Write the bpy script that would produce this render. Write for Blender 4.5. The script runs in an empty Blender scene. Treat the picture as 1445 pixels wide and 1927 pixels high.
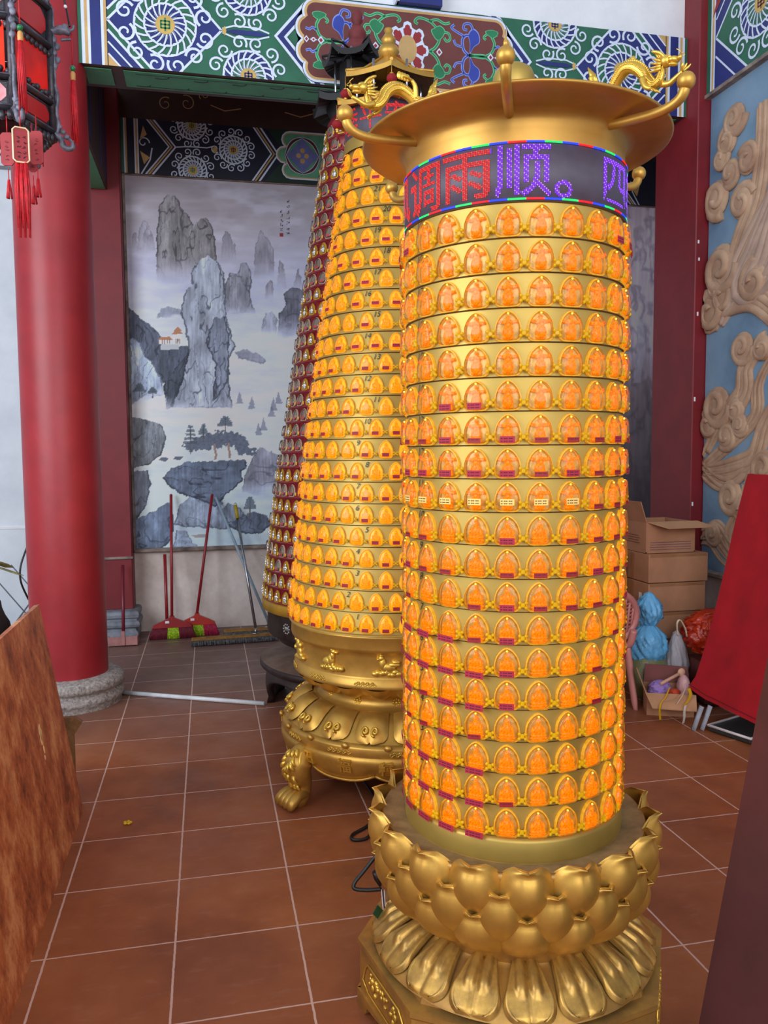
import bpy, math, random
import numpy as np
from mathutils import Vector, Matrix, Euler
random.seed(7); np.random.seed(7)
SC = bpy.context.scene
COL = SC.collection
PI = math.pi

# ------------------------------------------------------------------ camera
IMG_W, IMG_H = 1445, 1927
FPX, YAW, PITCH, ROLL, CAM_H = 1505.772, 0.2157, -0.0761, -0.0086, 1.6
def cam_axes():
    f = np.array([math.sin(YAW)*math.cos(PITCH), math.cos(YAW)*math.cos(PITCH), math.sin(PITCH)])
    r = np.array([math.cos(YAW), -math.sin(YAW), 0.0]); u = np.cross(r, f)
    c, s = math.cos(ROLL), math.sin(ROLL)
    return c*r+s*u, -s*r+c*u, f
CR, CU, CF = cam_axes()
cd = bpy.data.cameras.new('camera'); cam = bpy.data.objects.new('camera', cd); COL.objects.link(cam)
cam.matrix_world = Matrix(((CR[0], CU[0], -CF[0], 0), (CR[1], CU[1], -CF[1], 0), (CR[2], CU[2], -CF[2], CAM_H), (0, 0, 0, 1)))
cd.sensor_fit = 'HORIZONTAL'; cd.sensor_width = 36.0; cd.lens = 36.0*FPX/IMG_W
cd.clip_start = 0.05; cd.clip_end = 100
SC.camera = cam

# ------------------------------------------------------------------ light and exposure
SC.view_settings.view_transform = 'Standard'; SC.view_settings.look = 'None'
SC.view_settings.gamma = 1.0; SC.view_settings.use_curve_mapping = False
SC.view_settings.exposure = 0.0
wd = bpy.data.worlds.new('daylight'); SC.world = wd; wd.use_nodes = True
wd.node_tree.nodes['Background'].inputs[0].default_value = (0.78, 0.87, 1.0, 1)
wd.node_tree.nodes['Background'].inputs[1].default_value = 0.62
def area(name, loc, target, sx, sy, power, color):
    l = bpy.data.lights.new(name, 'AREA'); l.shape = 'RECTANGLE'; l.size = sx; l.size_y = sy
    l.energy = power; l.color = color
    o = bpy.data.objects.new(name, l); COL.objects.link(o); o.location = loc
    o.rotation_euler = (Vector(target)-Vector(loc)).to_track_quat('-Z', 'Y').to_euler()
    return o
area('courtyard_daylight', (-4.2, 0.6, 3.2), (0.9, 5.0, 2.0), 3.8, 3.2, 300, (0.86, 0.92, 1.0))
area('entrance_daylight', (0.6, -3.4, 3.3), (0.9, 4.5, 2.2), 4.2, 3.0, 215, (0.95, 0.97, 1.0))

# ------------------------------------------------------------------ pixel -> point helpers (real depths)
def ray(x, y):
    return CR*((x-IMG_W/2)/FPX) - CU*((y-IMG_H/2)/FPX) + CF
def on(x, y, axis, val):
    d = ray(x, y); o = np.array([0, 0, CAM_H]); return o + d*((val-o[axis])/d[axis])
def atY(x, y, Y): return on(x, y, 1, Y)
def atX(x, y, X): return on(x, y, 0, X)
def atZ(x, y, z=0.0): return on(x, y, 2, z)

# ------------------------------------------------------------------ materials
def lin(c):
    return tuple(((v/255)/12.92 if v/255 <= .04045 else ((v/255+.055)/1.055)**2.4) for v in c)
class NT:
    def __init__(s, name):
        s.m = bpy.data.materials.new(name); s.m.use_nodes = True
        s.t = s.m.node_tree; s.b = s.t.nodes['Principled BSDF']; s.out = s.t.nodes['Material Output']
    def n(s, typ, **kw):
        nd = s.t.nodes.new(typ)
        for k, v in kw.items(): setattr(nd, k, v)
        return nd
    def l(s, a, b): s.t.links.new(a, b)
    def math(s, op, a, b=None):
        nd = s.n('ShaderNodeMath', operation=op)
        for i, x in enumerate((a, b)):
            if x is None: continue
            if isinstance(x, (int, float)): nd.inputs[i].default_value = x
            else: s.l(x, nd.inputs[i])
        return nd.outputs[0]
    def noise(s, scale, detail=4, rough=.55, coord='Object', stretch=None):
        tc = s.n('ShaderNodeTexCoord'); o = tc.outputs[coord]
        if stretch:
            mp = s.n('ShaderNodeMapping'); mp.inputs['Scale'].default_value = stretch; s.l(o, mp.inputs[0]); o = mp.outputs[0]
        nz = s.n('ShaderNodeTexNoise'); nz.inputs['Scale'].default_value = scale
        nz.inputs['Detail'].default_value = detail; nz.inputs['Roughness'].default_value = rough
        s.l(o, nz.inputs['Vector']); return nz.outputs['Fac']
    def ramp(s, fac, stops):
        r = s.n('ShaderNodeValToRGB'); e = r.color_ramp.elements
        while len(e) < len(stops): e.new(.5)
        for el, (p, c) in zip(e, stops): el.position = p; el.color = (*c, 1)
        s.l(fac, r.inputs[0]); return r.outputs[0]
    def mix(s, fac, a, b, blend='MIX'):
        m = s.n('ShaderNodeMix', data_type='RGBA', blend_type=blend)
        for sock, x in ((m.inputs['Factor'], fac), (m.inputs['A'], a), (m.inputs['B'], b)):
            if isinstance(x, (int, float)): sock.default_value = x
            elif isinstance(x, tuple): sock.default_value = (*x, 1)
            else: s.l(x, sock)
        return m.outputs['Result']
    def bump(s, h, strength=.3, dist=.01):
        b = s.n('ShaderNodeBump'); b.inputs['Strength'].default_value = strength; b.inputs['Distance'].default_value = dist
        s.l(h, b.inputs['Height']); s.l(b.outputs[0], s.b.inputs['Normal'])
MATS = {}
def mat(name, rgb, rough=.6, metal=0., var=.12, scale=9, bump=0., emit=None, emit_s=0., spec=.5, stretch=None, rgb2=None, bscale=None):
    if name in MATS: return MATS[name]
    k = NT(name); c = lin(rgb); c2 = lin(rgb2) if rgb2 else tuple(max(0, v*(1-var*2.2)) for v in c)
    f = k.noise(scale, 5, .6, stretch=stretch)
    col = k.ramp(f, [(.3, c2), (.68, tuple(min(1, v*(1+var*.5)) for v in c))])
    k.l(col, k.b.inputs['Base Color'])
    k.b.inputs['Roughness'].default_value = rough; k.b.inputs['Metallic'].default_value = metal
    k.b.inputs['Specular IOR Level'].default_value = spec
    if bump: k.bump(k.noise(bscale or scale*4, 6, .6, stretch=stretch), bump, .01)
    if emit:
        k.b.inputs['Emission Color'].default_value = (*lin(emit), 1); k.b.inputs['Emission Strength'].default_value = emit_s
    MATS[name] = k.m; return k.m
def glow(name, rgb, rgb2, s, scale=60):
    if name in MATS: return MATS[name]
    k = NT(name); f = k.noise(scale, 3, .6)
    col = k.ramp(f, [(.35, lin(rgb2)), (.62, lin(rgb))])
    k.l(k.mix(1.0, col, (.5, .5, .5), 'MULTIPLY'), k.b.inputs['Base Color']); k.l(col, k.b.inputs['Emission Color'])
    k.b.inputs['Emission Strength'].default_value = s; k.b.inputs['Roughness'].default_value = .35; k.b.inputs['Specular IOR Level'].default_value = .3
    MATS[name] = k.m; return k.m
def clear(name, tint=(255, 255, 255), ior=1.45, rough=.06):
    if name in MATS: return MATS[name]
    k = NT(name); t = k.n('ShaderNodeBsdfTransparent'); t.inputs[0].default_value = (*lin(tint), 1)
    g = k.n('ShaderNodeBsdfGlossy'); g.inputs['Roughness'].default_value = rough
    fr = k.n('ShaderNodeFresnel'); fr.inputs[0].default_value = ior
    m = k.n('ShaderNodeMixShader'); k.l(fr.outputs[0], m.inputs[0]); k.l(t.outputs[0], m.inputs[1]); k.l(g.outputs[0], m.inputs[2])
    k.l(m.outputs[0], k.out.inputs[0]); MATS[name] = k.m; return k.m

GOLD = mat('gold_paint', (206, 160, 74), .44, .72, .14, 7, .05)
GOLD_SHEET = mat('brushed_gold_sheet', (182, 153, 76), .50, .66, .10, 3, .03)
GOLD_DULL = mat('dusty_gold', (196, 150, 70), .52, .62, .28, 9, .08, rgb2=(150, 112, 66))
GOLD_BRIGHT = mat('bright_gold', (236, 194, 84), .36, .75, .12, 14)
DUST = mat('gold_dust_grey', (150, 122, 80), .7, .3, .2, 14, .1)
SEAM = mat('dark_seam', (92, 64, 24), .6, .5)
BRONZE = mat('dark_bronze', (64, 50, 46), .5, .45, .25, 8, .2, rgb2=(38, 28, 27))
BRONZE_TOP = mat('dusty_bronze', (120, 98, 84), .7, .2, .25, 7, .15, rgb2=(90, 64, 50))
MAROON = mat('maroon_enamel', (128, 28, 40), .4, .1, .1, 8)
MUSTARD = mat('mustard_band', (176, 132, 34), .5, .3, .15, 8)
BLACK = mat('black_paint', (22, 20, 20), .45)
STEEL = mat('steel_rod', (170, 172, 178), .22, .95, .05)
RED = mat('red_lacquer', (160, 36, 44), .42, 0, .10, 4, .06, bscale=30)
RED2 = mat('red_pilaster_paint', (128, 28, 36), .5, 0, .10, 4, .06, bscale=30)
WHITEWALL = mat('white_plaster', (238, 240, 244), .85, 0, .02, 5, .15, rgb2=(226, 228, 233), bscale=40)
DADO = mat('worn_whitewash', (232, 220, 212), .9, 0, .1, 3.2, .35, rgb2=(196, 180, 170), bscale=22)
MARBLE = mat('white_marble_panel', (222, 230, 238), .5, 0, .04, 2.2, rgb2=(200, 210, 220))
JOINT = mat('grey_joint', (120, 124, 130), .8)
GRANITE = mat('speckled_granite', (176, 168, 162), .7, 0, .35, 60, .3, rgb2=(104, 96, 92))
GREYSTONE = mat('grey_stone', (136, 142, 152), .7, 0, .2, 14, .15)
TRIMWOOD = mat('worn_trim', (150, 134, 124), .7, 0, .3, 10)
P = {  # beam paints
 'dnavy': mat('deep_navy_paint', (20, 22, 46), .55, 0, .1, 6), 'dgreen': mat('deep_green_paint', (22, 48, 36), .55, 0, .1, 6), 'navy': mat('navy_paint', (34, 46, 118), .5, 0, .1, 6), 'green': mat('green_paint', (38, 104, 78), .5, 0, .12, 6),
 'white': mat('white_line_paint', (214, 226, 246), .5, 0, .04, 8), 'tan': mat('tan_paint', (206, 168, 108), .5, 0, .1, 8),
 'brown': mat('brown_paint', (112, 56, 52), .55, 0, .1, 7), 'black': mat('dark_line_paint', (26, 26, 40), .6),
 'red': mat('red_flower_paint', (156, 40, 46), .5), 'blue': mat('blue_flower_paint', (48, 68, 168), .5),
 'lblue': mat('light_blue_paint', (130, 150, 226), .5), 'lgreen': mat('light_green_paint', (98, 196, 142), .5),
 'mgreen': mat('leaf_green_paint', (36, 128, 84), .5), 'soffit': mat('soffit_green_paint', (66, 138, 98), .55, 0, .1, 6),
 'gold': mat('medallion_gold_paint', (206, 172, 92), .5, 0, .1, 14), 'dbrown': mat('dark_brown_paint', (70, 42, 38), .6),
 'peri': mat('periwinkle_paint', (112, 118, 176), .6), 'jade': mat('jade_paint', (98, 164, 128), .6, 0, .15, 9), 'maroon': mat('maroon_paint', (96, 36, 44), .6)}

# ------------------------------------------------------------------ mesh builder
def V3(*a): return np.array(a, float)
class MB:
    def __init__(s): s.v = []; s.f = []; s.m = []; s.s = []
    def add(s, vs, fs, m, smooth=True):
        b = len(s.v); s.v.extend([tuple(map(float, p)) for p in vs])
        for f in fs: s.f.append(tuple(i+b for i in f)); s.m.append(m); s.s.append(smooth)
        return s
    def merge(s, o, M=None):
        vs = o.v if M is None else [tuple(M @ Vector(p)) for p in o.v]
        b = len(s.v); s.v.extend(vs)
        s.f.extend([tuple(i+b for i in f) for f in o.f]); s.m.extend(o.m); s.s.extend(o.s); return s
    def grid(s, P2, m, cu=False, cv=False, smooth=True, flip=False):
        nu, nv = len(P2), len(P2[0]); vs = [p for r in P2 for p in r]; fs = []
        for i in range(nu if cu else nu-1):
            for j in range(nv if cv else nv-1):
                a = i*nv+j; b = i*nv+(j+1) % nv; c = ((i+1) % nu)*nv+(j+1) % nv; d = ((i+1) % nu)*nv+j
                fs.append((a, d, c, b) if flip else (a, b, c, d))
        return s.add(vs, fs, m, smooth)
    def lathe(s, prof, m, c=(0, 0, 0), n=64, smooth=True, a0=0., a1=None, disp=None):
        full = a1 is None; a1 = a0+2*PI if full else a1
        k = n if full else n+1
        angs = [a0+(a1-a0)*j/n for j in range(k)]
        G = []
        for (r, z) in prof:
            row = []
            for a in angs:
                rr, zz = (r, z) if disp is None else disp(r, z, a)
                row.append((c[0]+rr*math.cos(a), c[1]+rr*math.sin(a), c[2]+zz))
            G.append(row)
        s.grid(G, m, cv=full, smooth=smooth)
        return s
    def tube(s, pts, r, m, n=8, cap=True, flat=1.0, closed=False, up=None):
        pts = [np.array(p, float) for p in pts]; k = len(pts)
        rs = [r]*k if isinstance(r, (int, float)) else list(r)
        if len(rs) != k: rs = list(np.interp(np.linspace(0, 1, k), np.linspace(0, 1, len(rs)), rs))
        T = []
        for i in range(k):
            if closed: d = pts[(i+1) % k]-pts[i-1]
            else: d = pts[min(i+1, k-1)]-pts[max(i-1, 0)]
            T.append(d/(np.linalg.norm(d)+1e-12))
        ref = np.array(up, float) if up is not None else (np.array([0, 0, 1.]) if abs(T[0][2]) < .9 else np.array([1., 0, 0]))
        N = ref-T[0]*ref.dot(T[0]); N /= np.linalg.norm(N)+1e-12
        G = []
        for i in range(k):
            N = N-T[i]*N.dot(T[i]); nn = np.linalg.norm(N)
            if nn < 1e-6: N = np.cross(T[i], [0.3, .5, .8]); nn = np.linalg.norm(N)
            N = N/nn; B = np.cross(T[i], N)
            G.append([pts[i]+rs[i]*(math.cos(2*PI*j/n)*B+flat*math.sin(2*PI*j/n)*N) for j in range(n)])
        s.grid(G, m, cu=closed, cv=True)
        if cap and not closed:
            b = len(s.v)-k*n
            s.f.append(tuple(range(b, b+n))[::-1]); s.m.append(m); s.s.append(False)
            s.f.append(tuple(range(b+(k-1)*n, b+k*n))); s.m.append(m); s.s.append(False)
        return s
    def ball(s, c, r, m, nu=10, nv=7):
        r = (r, r, r) if isinstance(r, (int, float)) else r
        G = []
        for i in range(nv+1):
            t = -PI/2+PI*i/nv
            G.append([(c[0]+r[0]*math.cos(t)*math.cos(2*PI*j/nu), c[1]+r[1]*math.cos(t)*math.sin(2*PI*j/nu), c[2]+r[2]*math.sin(t)) for j in range(nu)])
        return s.grid(G, m, cv=True)
    def box(s, c, d, m, rz=0., bev=0., smooth=False, R=None):
        hx, hy, hz = d[0]/2, d[1]/2, d[2]/2; b = min(bev, hx*.45, hy*.45, hz*.45)
        if b <= 0:
            vs = [(x, y, z) for z in (-hz, hz) for y in (-hy, hy) for x in (-hx, hx)]
            fs = [(0, 2, 3, 1), (4, 5, 7, 6), (0, 1, 5, 4), (2, 6, 7, 3), (0, 4, 6, 2), (1, 3, 7, 5)]
        else:
            def ring(z, e): return [(hx-e, -(hy-b), z), (hx-e, hy-b, z), (hx-b, hy-e, z), (-(hx-b), hy-e, z), (-(hx-e), hy-b, z), (-(hx-e), -(hy-b), z), (-(hx-b), -(hy-e), z), (hx-b, -(hy-e), z)]
            rs = [ring(-hz, b), ring(-hz+b, 0), ring(hz-b, 0), ring(hz, b)]
            vs = [p for r in rs for p in r]; fs = []
            for i in range(3):
                for j in range(8): fs.append((i*8+j, i*8+(j+1) % 8, (i+1)*8+(j+1) % 8, (i+1)*8+j))
            fs.append(tuple(range(8))[::-1]); fs.append(tuple(range(24, 32)))
        M = R if R is not None else Matrix.Rotation(rz, 3, 'Z')
        return s.add([tuple(M @ Vector(p)+Vector(c)) for p in vs], fs, m, smooth)
    def prism(s, poly, O, U, V, N, d, m, smooth=False):
        O, U, V, N = [np.array(a, float) for a in (O, U, V, N)]
        a = [O+U*p[0]+V*p[1] for p in poly]; b = [q+N*d for q in a]; n = len(poly)
        fs = [tuple(range(n))[::-1], tuple(range(n, 2*n))]+[(i, (i+1) % n, n+(i+1) % n, n+i) for i in range(n)]
        return s.add(a+b, fs, m, smooth)
    def build(s, name, parent=None, org=None):
        me = bpy.data.meshes.new(name)
        A = np.array(s.v, float).reshape(-1, 3)
        pl = WL.get(parent.name, V3(0, 0, 0)) if parent is not None else V3(0, 0, 0)
        if org is None:
            org = pl if parent is not None else V3(A[:, 0].mean(), A[:, 1].mean(), A[:, 2].min())
        org = np.array(org, float)
        me.from_pydata((A-org).tolist(), [], s.f)
        idx = {}
        for m in s.m:
            if m.name not in idx: idx[m.name] = len(idx); me.materials.append(m)
        me.polygons.foreach_set('material_index', [idx[m.name] for m in s.m])
        me.polygons.foreach_set('use_smooth', s.s)
        me.update()
        o = bpy.data.objects.new(name, me); COL.objects.link(o)
        o.location = org-pl
        if parent is not None: o.parent = parent
        WL[o.name] = org
        return o
WL = {}
def tag(o, label, cat, group=None, kind=None):
    o['label'] = label; o['category'] = cat
    if group: o['group'] = group
    if kind: o['kind'] = kind
    return o
def thing(name, label, cat, loc, group=None):
    o = bpy.data.objects.new(name, None); COL.objects.link(o); o.location = loc; o.empty_display_size = .05
    WL[o.name] = np.array(loc, float); return tag(o, label, cat, group)
def struct(o, label=None):
    o['kind'] = 'structure'
    if label: o['label'] = label
    return o
def sm(pts, k=6, closed=False):
    """Catmull-Rom through points"""
    p = [np.array(q, float) for q in pts]; n = len(p); out = []
    for i in range(n if closed else n-1):
        a, b, c, d = (p[(i-1) % n], p[i], p[(i+1) % n], p[(i+2) % n]) if closed else (p[max(i-1, 0)], p[i], p[i+1], p[min(i+2, n-1)])
        for j in range(k):
            t = j/k
            out.append(.5*((2*b)+(-a+c)*t+(2*a-5*b+4*c-d)*t*t+(-a+3*b-3*c+d)*t**3))
    if not closed: out.append(p[-1])
    return out
def text_mesh(body, size, shear=0., offset=0., extrude=0., align='CENTER'):
    c = bpy.data.curves.new('t', 'FONT'); c.body = body; c.size = size; c.shear = shear; c.offset = offset
    c.extrude = extrude; c.align_x = align; c.align_y = 'CENTER'; c.resolution_u = 3
    o = bpy.data.objects.new('t', c); COL.objects.link(o)
    dg = bpy.context.evaluated_depsgraph_get(); me = bpy.data.meshes.new_from_object(o.evaluated_get(dg))
    vs = [tuple(v.co) for v in me.vertices]; fs = [tuple(p.vertices) for p in me.polygons]
    bpy.data.objects.remove(o); bpy.data.curves.remove(c); bpy.data.meshes.remove(me)
    return vs, fs
# ------------------------------------------------------------------ the hall
X_L, X_R = -0.70, 3.39            # front beam ends
Y_BEAM, Z_B0, Z_B1 = 5.3, 3.954, 4.494
Y_BACK = 7.4; X_WALL = 3.5

# floor tiles (procedural)
def floor_material():
    k = NT('terracotta_floor_tiles')
    tc = k.n('ShaderNodeTexCoord'); sp = k.n('ShaderNodeSeparateXYZ'); k.l(tc.outputs['Object'], sp.inputs[0])
    TW, TH, X0, Y0 = .40073, .39267, -.54177, 2.99646
    u = k.math('DIVIDE', k.math('SUBTRACT', sp.outputs[0], X0), TW); v = k.math('DIVIDE', k.math('SUBTRACT', sp.outputs[1], Y0), TH)
    def edge(c, w):
        f = k.math('FRACT', c); d = k.math('MINIMUM', f, k.math('SUBTRACT', 1.0, f))
        return k.math('LESS_THAN', d, w)
    wob = k.math('MULTIPLY', k.noise(40, 2), .010)
    g = k.math('MAXIMUM', edge(k.math('ADD', u, wob), .0085), edge(k.math('ADD', v, wob), .0075))
    cmb = k.n('ShaderNodeCombineXYZ'); k.l(k.math('FLOOR', u), cmb.inputs[0]); k.l(k.math('FLOOR', v), cmb.inputs[1])
    wn = k.n('ShaderNodeTexWhiteNoise'); k.l(cmb.outputs[0], wn.inputs[0])
    base = k.ramp(k.noise(2.2, 7, .62), [(.25, lin((116, 64, 38))), (.5, lin((152, 86, 48))), (.75, lin((172, 106, 64)))])
    base = k.mix(k.math('MULTIPLY', wn.outputs[0], .35), base, lin((128, 76, 60)))
    base = k.mix(k.ramp(k.noise(9, 8, .7, stretch=(1, 3.2, 1)), [(.55, (0, 0, 0)), (.8, (.35, .35, .35))]), base, lin((176, 132, 116)))
    dust = k.math('MULTIPLY', k.ramp(k.math('ADD', k.math('MULTIPLY', sp.outputs[1], .1), k.math('MULTIPLY', k.noise(1.1, 5), .16)), [(.50, (0,)*3), (.66, (1,)*3)]), .8)  # dust here is the cool back light, put into the tile colour as grey
    base = k.mix(dust, base, lin((112, 94, 88)))
    col = k.mix(g, base, lin((206, 170, 156)))
    k.l(col, k.b.inputs['Base Color'])
    k.l(k.ramp(k.noise(6, 5), [(.3, (.34,)*3), (.7, (.56,)*3)]), k.b.inputs['Roughness'])
    k.b.inputs['Specular IOR Level'].default_value = .35
    h = k.math('SUBTRACT', k.math('MULTIPLY', k.noise(30, 6), .25), g)
    k.bump(h, .25, .004)
    return k.m
fl = MB(); fl.add([(-6, -4, 0), (5, -4, 0), (5, 7.6, 0), (-6, 7.6, 0)], [(0, 1, 2, 3)], floor_material(), False)
struct(fl.build('floor', org=(0, 0, 0)))

def wall(name, c, d, m): 
    b = MB(); b.box(c, d, m); return struct(b.build(name))
# back wall (dado below the mural, plaster behind it) and the marble wall seen left of the column
b = MB(); b.box((1.98, 7.55, 0.365), (5.36, .3, .73), DADO); b.box((1.98, 7.55, 2.6), (5.36, .3, 3.74), WHITEWALL)
struct(b.build('wall_back'))
b = MB(); b.box((-2.2, 7.75, 2.75), (2.98, .3, 5.5), MARBLE)
b.box((-2.2, 7.597, .95), (2.98, .012, .02), WHITEWALL); b.box((-2.2, 7.597, 4.05), (2.98, .012, .03), JOINT)
for i in range(5):   # diamond lattice inlay low on the marble
    for sgn in (-1, 1):
        x0 = -1.75+i*.22; b.tube([(x0, 7.598, .05), (x0+sgn*.42, 7.598, .62)], .006, JOINT, 5)
struct(b.build('wall_left'))
b = MB(); b.box((3.65, .325, 2.75), (.3, 10.15, 5.5), WHITEWALL); b.box((4.7, 6.55, 2.75), (.2, 1.7, 5.5), WHITEWALL); b.box((4.2, 5.74, 2.75), (.8, .08, 5.5), WHITEWALL); b.box((3.497, 1.4, .36), (.012, 7.8, .72), DADO)
struct(b.build('wall_right'))
b = MB(); b.box((1.345, 5.47, 5.1), (4.24, .26, 1.21), WHITEWALL); struct(b.build('wall_upper'))
b = MB(); b.box((1.9, 6.55, 4.98), (5.3, 1.95, .08), P['dbrown']); struct(b.build('ceiling'))
b = MB(); b.box((1.345, 7.36, .735), (4.0, .05, .03), TRIMWOOD, bev=.008); struct(b.build('trim_1'))
b = MB(); b.box((3.46, 4.4, .715), (.07, 1.45, .04), TRIMWOOD, bev=.01); struct(b.build('trim_2'))

# round red column
XC, YC = -.90, 5.40
col = thing('column', 'thick round red column with a ring of speckled stone at its foot', 'column', (XC, YC, 0))
MB().lathe([(.232, .13), (.232, 1.5), (.228, 3.0), (.222, 4.5), (.22, 5.5)], RED, (XC, YC, 0), 64).build('shaft', col)
MB().lathe([(.31, 0), (.312, .03), (.325, .045), (.328, .07), (.31, .09), (.298, .1), (.305, .112), (.33, .125), (.335, .15), (.325, .172), (.29, .19), (.225, .196)], GRANITE, (XC, YC, 0), 64).build('stone_base', col)
cb = MB(); cb.tube(sm([(XC-.225, YC-.02, 1.02), (XC-.26, YC-.06, .9), (XC-.262, YC-.06, .8), (XC-.23, YC-.02, .68)]), .006, BLACK, 6); cb.build('loose_wire', col)
# pilaster on the back wall
pil = thing('pilaster', 'flat red pilaster beside the landscape mural on a grey stone foot', 'pilaster', (-.86, 7.32, 0))
b = MB(); b.box((-.86, 7.29, 2.45), (.40, .22, 4.4), RED2, bev=.006); b.build('shaft', pil)
b = MB(); b.box((-.86, 7.175, .70), (.42, .03, .022), TRIMWOOD, bev=.005); b.build('trim_strip', pil)
b = MB(); rows = [[(-.86+sx*(.235+e), min(7.398, 7.24+sy*(.165+e)), z) for sx, sy in ((-1, -1), (1, -1), (1, 1), (-1, 1))] for e, z in
    ((.0, 0), (.006, .03), (.004, .062), (-.012, .082), (-.016, .096), (-.006, .106), (.016, .116), (.022, .136), (.016, .158), (-.004, .170), (-.004, .184), (.012, .196), (.016, .222), (.008, .244), (-.01, .252))]
b.grid(rows, GREYSTONE, cv=True, smooth=False); b.add(rows[-1], [(0, 1, 2, 3)], GREYSTONE, False); b.build('stone_base', pil)
# square pillar at right
pr = thing('pillar', 'square red pillar beside the blue cloud relief wall', 'pillar', (3.56, 5.42, 0))
b = MB(); b.box((3.575, 5.42, 2.75), (.37, .54, 5.5), RED2, bev=.006); b.build('shaft', pr)
b = MB()
for (yy, z) in ((5.149, 3.05), (5.149, 2.93), (5.149, 2.55), (5.149, 1.95), (5.149, 1.2)):
    b.box((3.405+random.random()*.02, yy, z), (.012, .002, .02+random.random()*.02), WHITEWALL)
b.build('paint_chip', pr)

# ------------------------------------------------------------------ painted beams
def clip_poly(poly, r):
    x0, y0, x1, y1 = r
    for ax, lim, sg in ((0, x0, 1), (0, x1, -1), (1, y0, 1), (1, y1, -1)):
        out = []
        for i in range(len(poly)):
            a, c = poly[i-1], poly[i]
            ia, ic = (a[ax]-lim)*sg >= -1e-9, (c[ax]-lim)*sg >= -1e-9
            if ia != ic:
                t = (lim-a[ax])/(c[ax]-a[ax]); out.append((a[0]+(c[0]-a[0])*t, a[1]+(c[1]-a[1])*t))
            if ic: out.append(c)
        poly = out
        if len(poly) < 3: return []
    return poly
class Paint(MB):
    """flat paint laid on a plane O+U*u+V*v, each layer a fraction of a millimetre proud of the last"""
    def __init__(s, O, U, V, N, clip, step=.0005):
        super().__init__(); s.O, s.U, s.V, s.N = [np.array(a, float) for a in (O, U, V, N)]; s.clip = clip; s.step = step
        s.tf = lambda u, v: (u, v)
    def pt(s, p, layer): return s.O+s.U*p[0]+s.V*p[1]+s.N*(s.step*layer)
    def poly(s, pts, c, layer):
        q = clip_poly([s.tf(*p) for p in pts], s.clip)
        if len(q) >= 3: s.add([s.pt(p, layer) for p in q], [tuple(range(len(q)))], P[c], False)
    def stroke(s, pts, w, c, layer):
        p = [np.array(s.tf(*q), float) for q in pts]; n = len(p)
        ws = [w]*n if isinstance(w, (int, float)) else w
        L, R_ = [], []
        for i in range(n):
            d = p[min(i+1, n-1)]-p[max(i-1, 0)]; d = d/(np.linalg.norm(d)+1e-12); k = np.array([-d[1], d[0]])
            L.append(p[i]+k*ws[i]/2); R_.append(p[i]-k*ws[i]/2)
        for i in range(n-1):
            q = clip_poly([tuple(L[i]), tuple(R_[i]), tuple(R_[i+1]), tuple(L[i+1])], s.clip)
            if len(q) >= 3: s.add([s.pt(a, layer) for a in q], [tuple(range(len(q)))], P[c], False)
    def disc(s, x, y, rx, c, layer, ry=None, n=28, a0=0, a1=2*PI):
        ry = rx if ry is None else ry
        s.poly([(x+rx*math.cos(a0+(a1-a0)*i/n), y+ry*math.sin(a0+(a1-a0)*i/n)) for i in range(n)], c, layer)
    def circle(s, x, y, r, w, c, layer, n=32):
        s.stroke([(x+r*math.cos(2*PI*i/n), y+r*math.sin(2*PI*i/n)) for i in range(n+1)], w, c, layer)
    def curl(s, x, y, r, a, c, layer, w=.011, turn=1, hand=1):
        pts = []
        for i in range(20):
            t = i/19; rr = r*(1-.78*t); th = a+hand*t*turn*2*PI
            pts.append((x+rr*math.cos(th), y+rr*math.sin(th)))
        s.stroke(pts, [w*(1-.3*i/19) for i in range(20)], c, layer)
    def medallion(s, x, y, r, ring1, ring2, L0, glyph='green', curls=12, rc=None):
        s.disc(x, y, r*1.0, ring1, L0+1, n=40); s.disc(x, y, r*.68, ring2, L0+3, n=40)
        for (ra, rb, n, L) in ((.68, 1.0, 20, L0+2), (.30, .68, 18, L0+4)):
            for i in range(n):
                a = 2*PI*i/n
                s.stroke([(x+r*(ra+(rb-ra)*t)*math.cos(a+.28*t), y+r*(ra+(rb-ra)*t)*math.sin(a+.28*t)) for t in (0, .33, .66, 1)]+
                         [(x+r*(rb-.02)*math.cos(a+.28+2*PI/n*.6), y+r*(rb-.02)*math.sin(a+.28+2*PI/n*.6))], .0135, 'white', L)
                s.stroke([(x+r*(ra+(rb-ra)*t)*math.cos(a-.06+.28*t), y+r*(ra+(rb-ra)*t)*math.sin(a-.06+.28*t)) for t in (0, .5, 1)], .0035, 'black', L)
            s.circle(x, y, r*ra, .0045, 'black', L+.4); s.circle(x, y, r*rb, .010, 'white', L+.3)
        s.disc(x, y, r*.31, 'gold', L0+6)
        g = r*.31
        for (a, b2, c2, d2) in ((-.45, .36, .45, .36), (-.45, 0, .45, 0), (-.45, -.36, .45, -.36), (0, .70, 0, -.70), (-.45, .42, -.45, -.42), (.45, .42, .45, -.42)):
            s.stroke([(x+g*a, y+g*b2), (x+g*c2, y+g*d2)], g*.17, glyph, L0+7)
        rc = rc or r*1.33
        for i in range(curls):
            a = 2*PI*(i+.5)/curls
            s.curl(x+rc*math.cos(a), y+rc*math.sin(a), r*.31, a+PI*.75, 'white', L0+2, max(.010, .088*r), 1.25, 1 if i % 2 else -1)
    def chevron(s, x, half, d, c, layer, w):
        s.stroke([(x+d, half), (x, 0), (x+d, -half)], w, c, layer)

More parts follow.
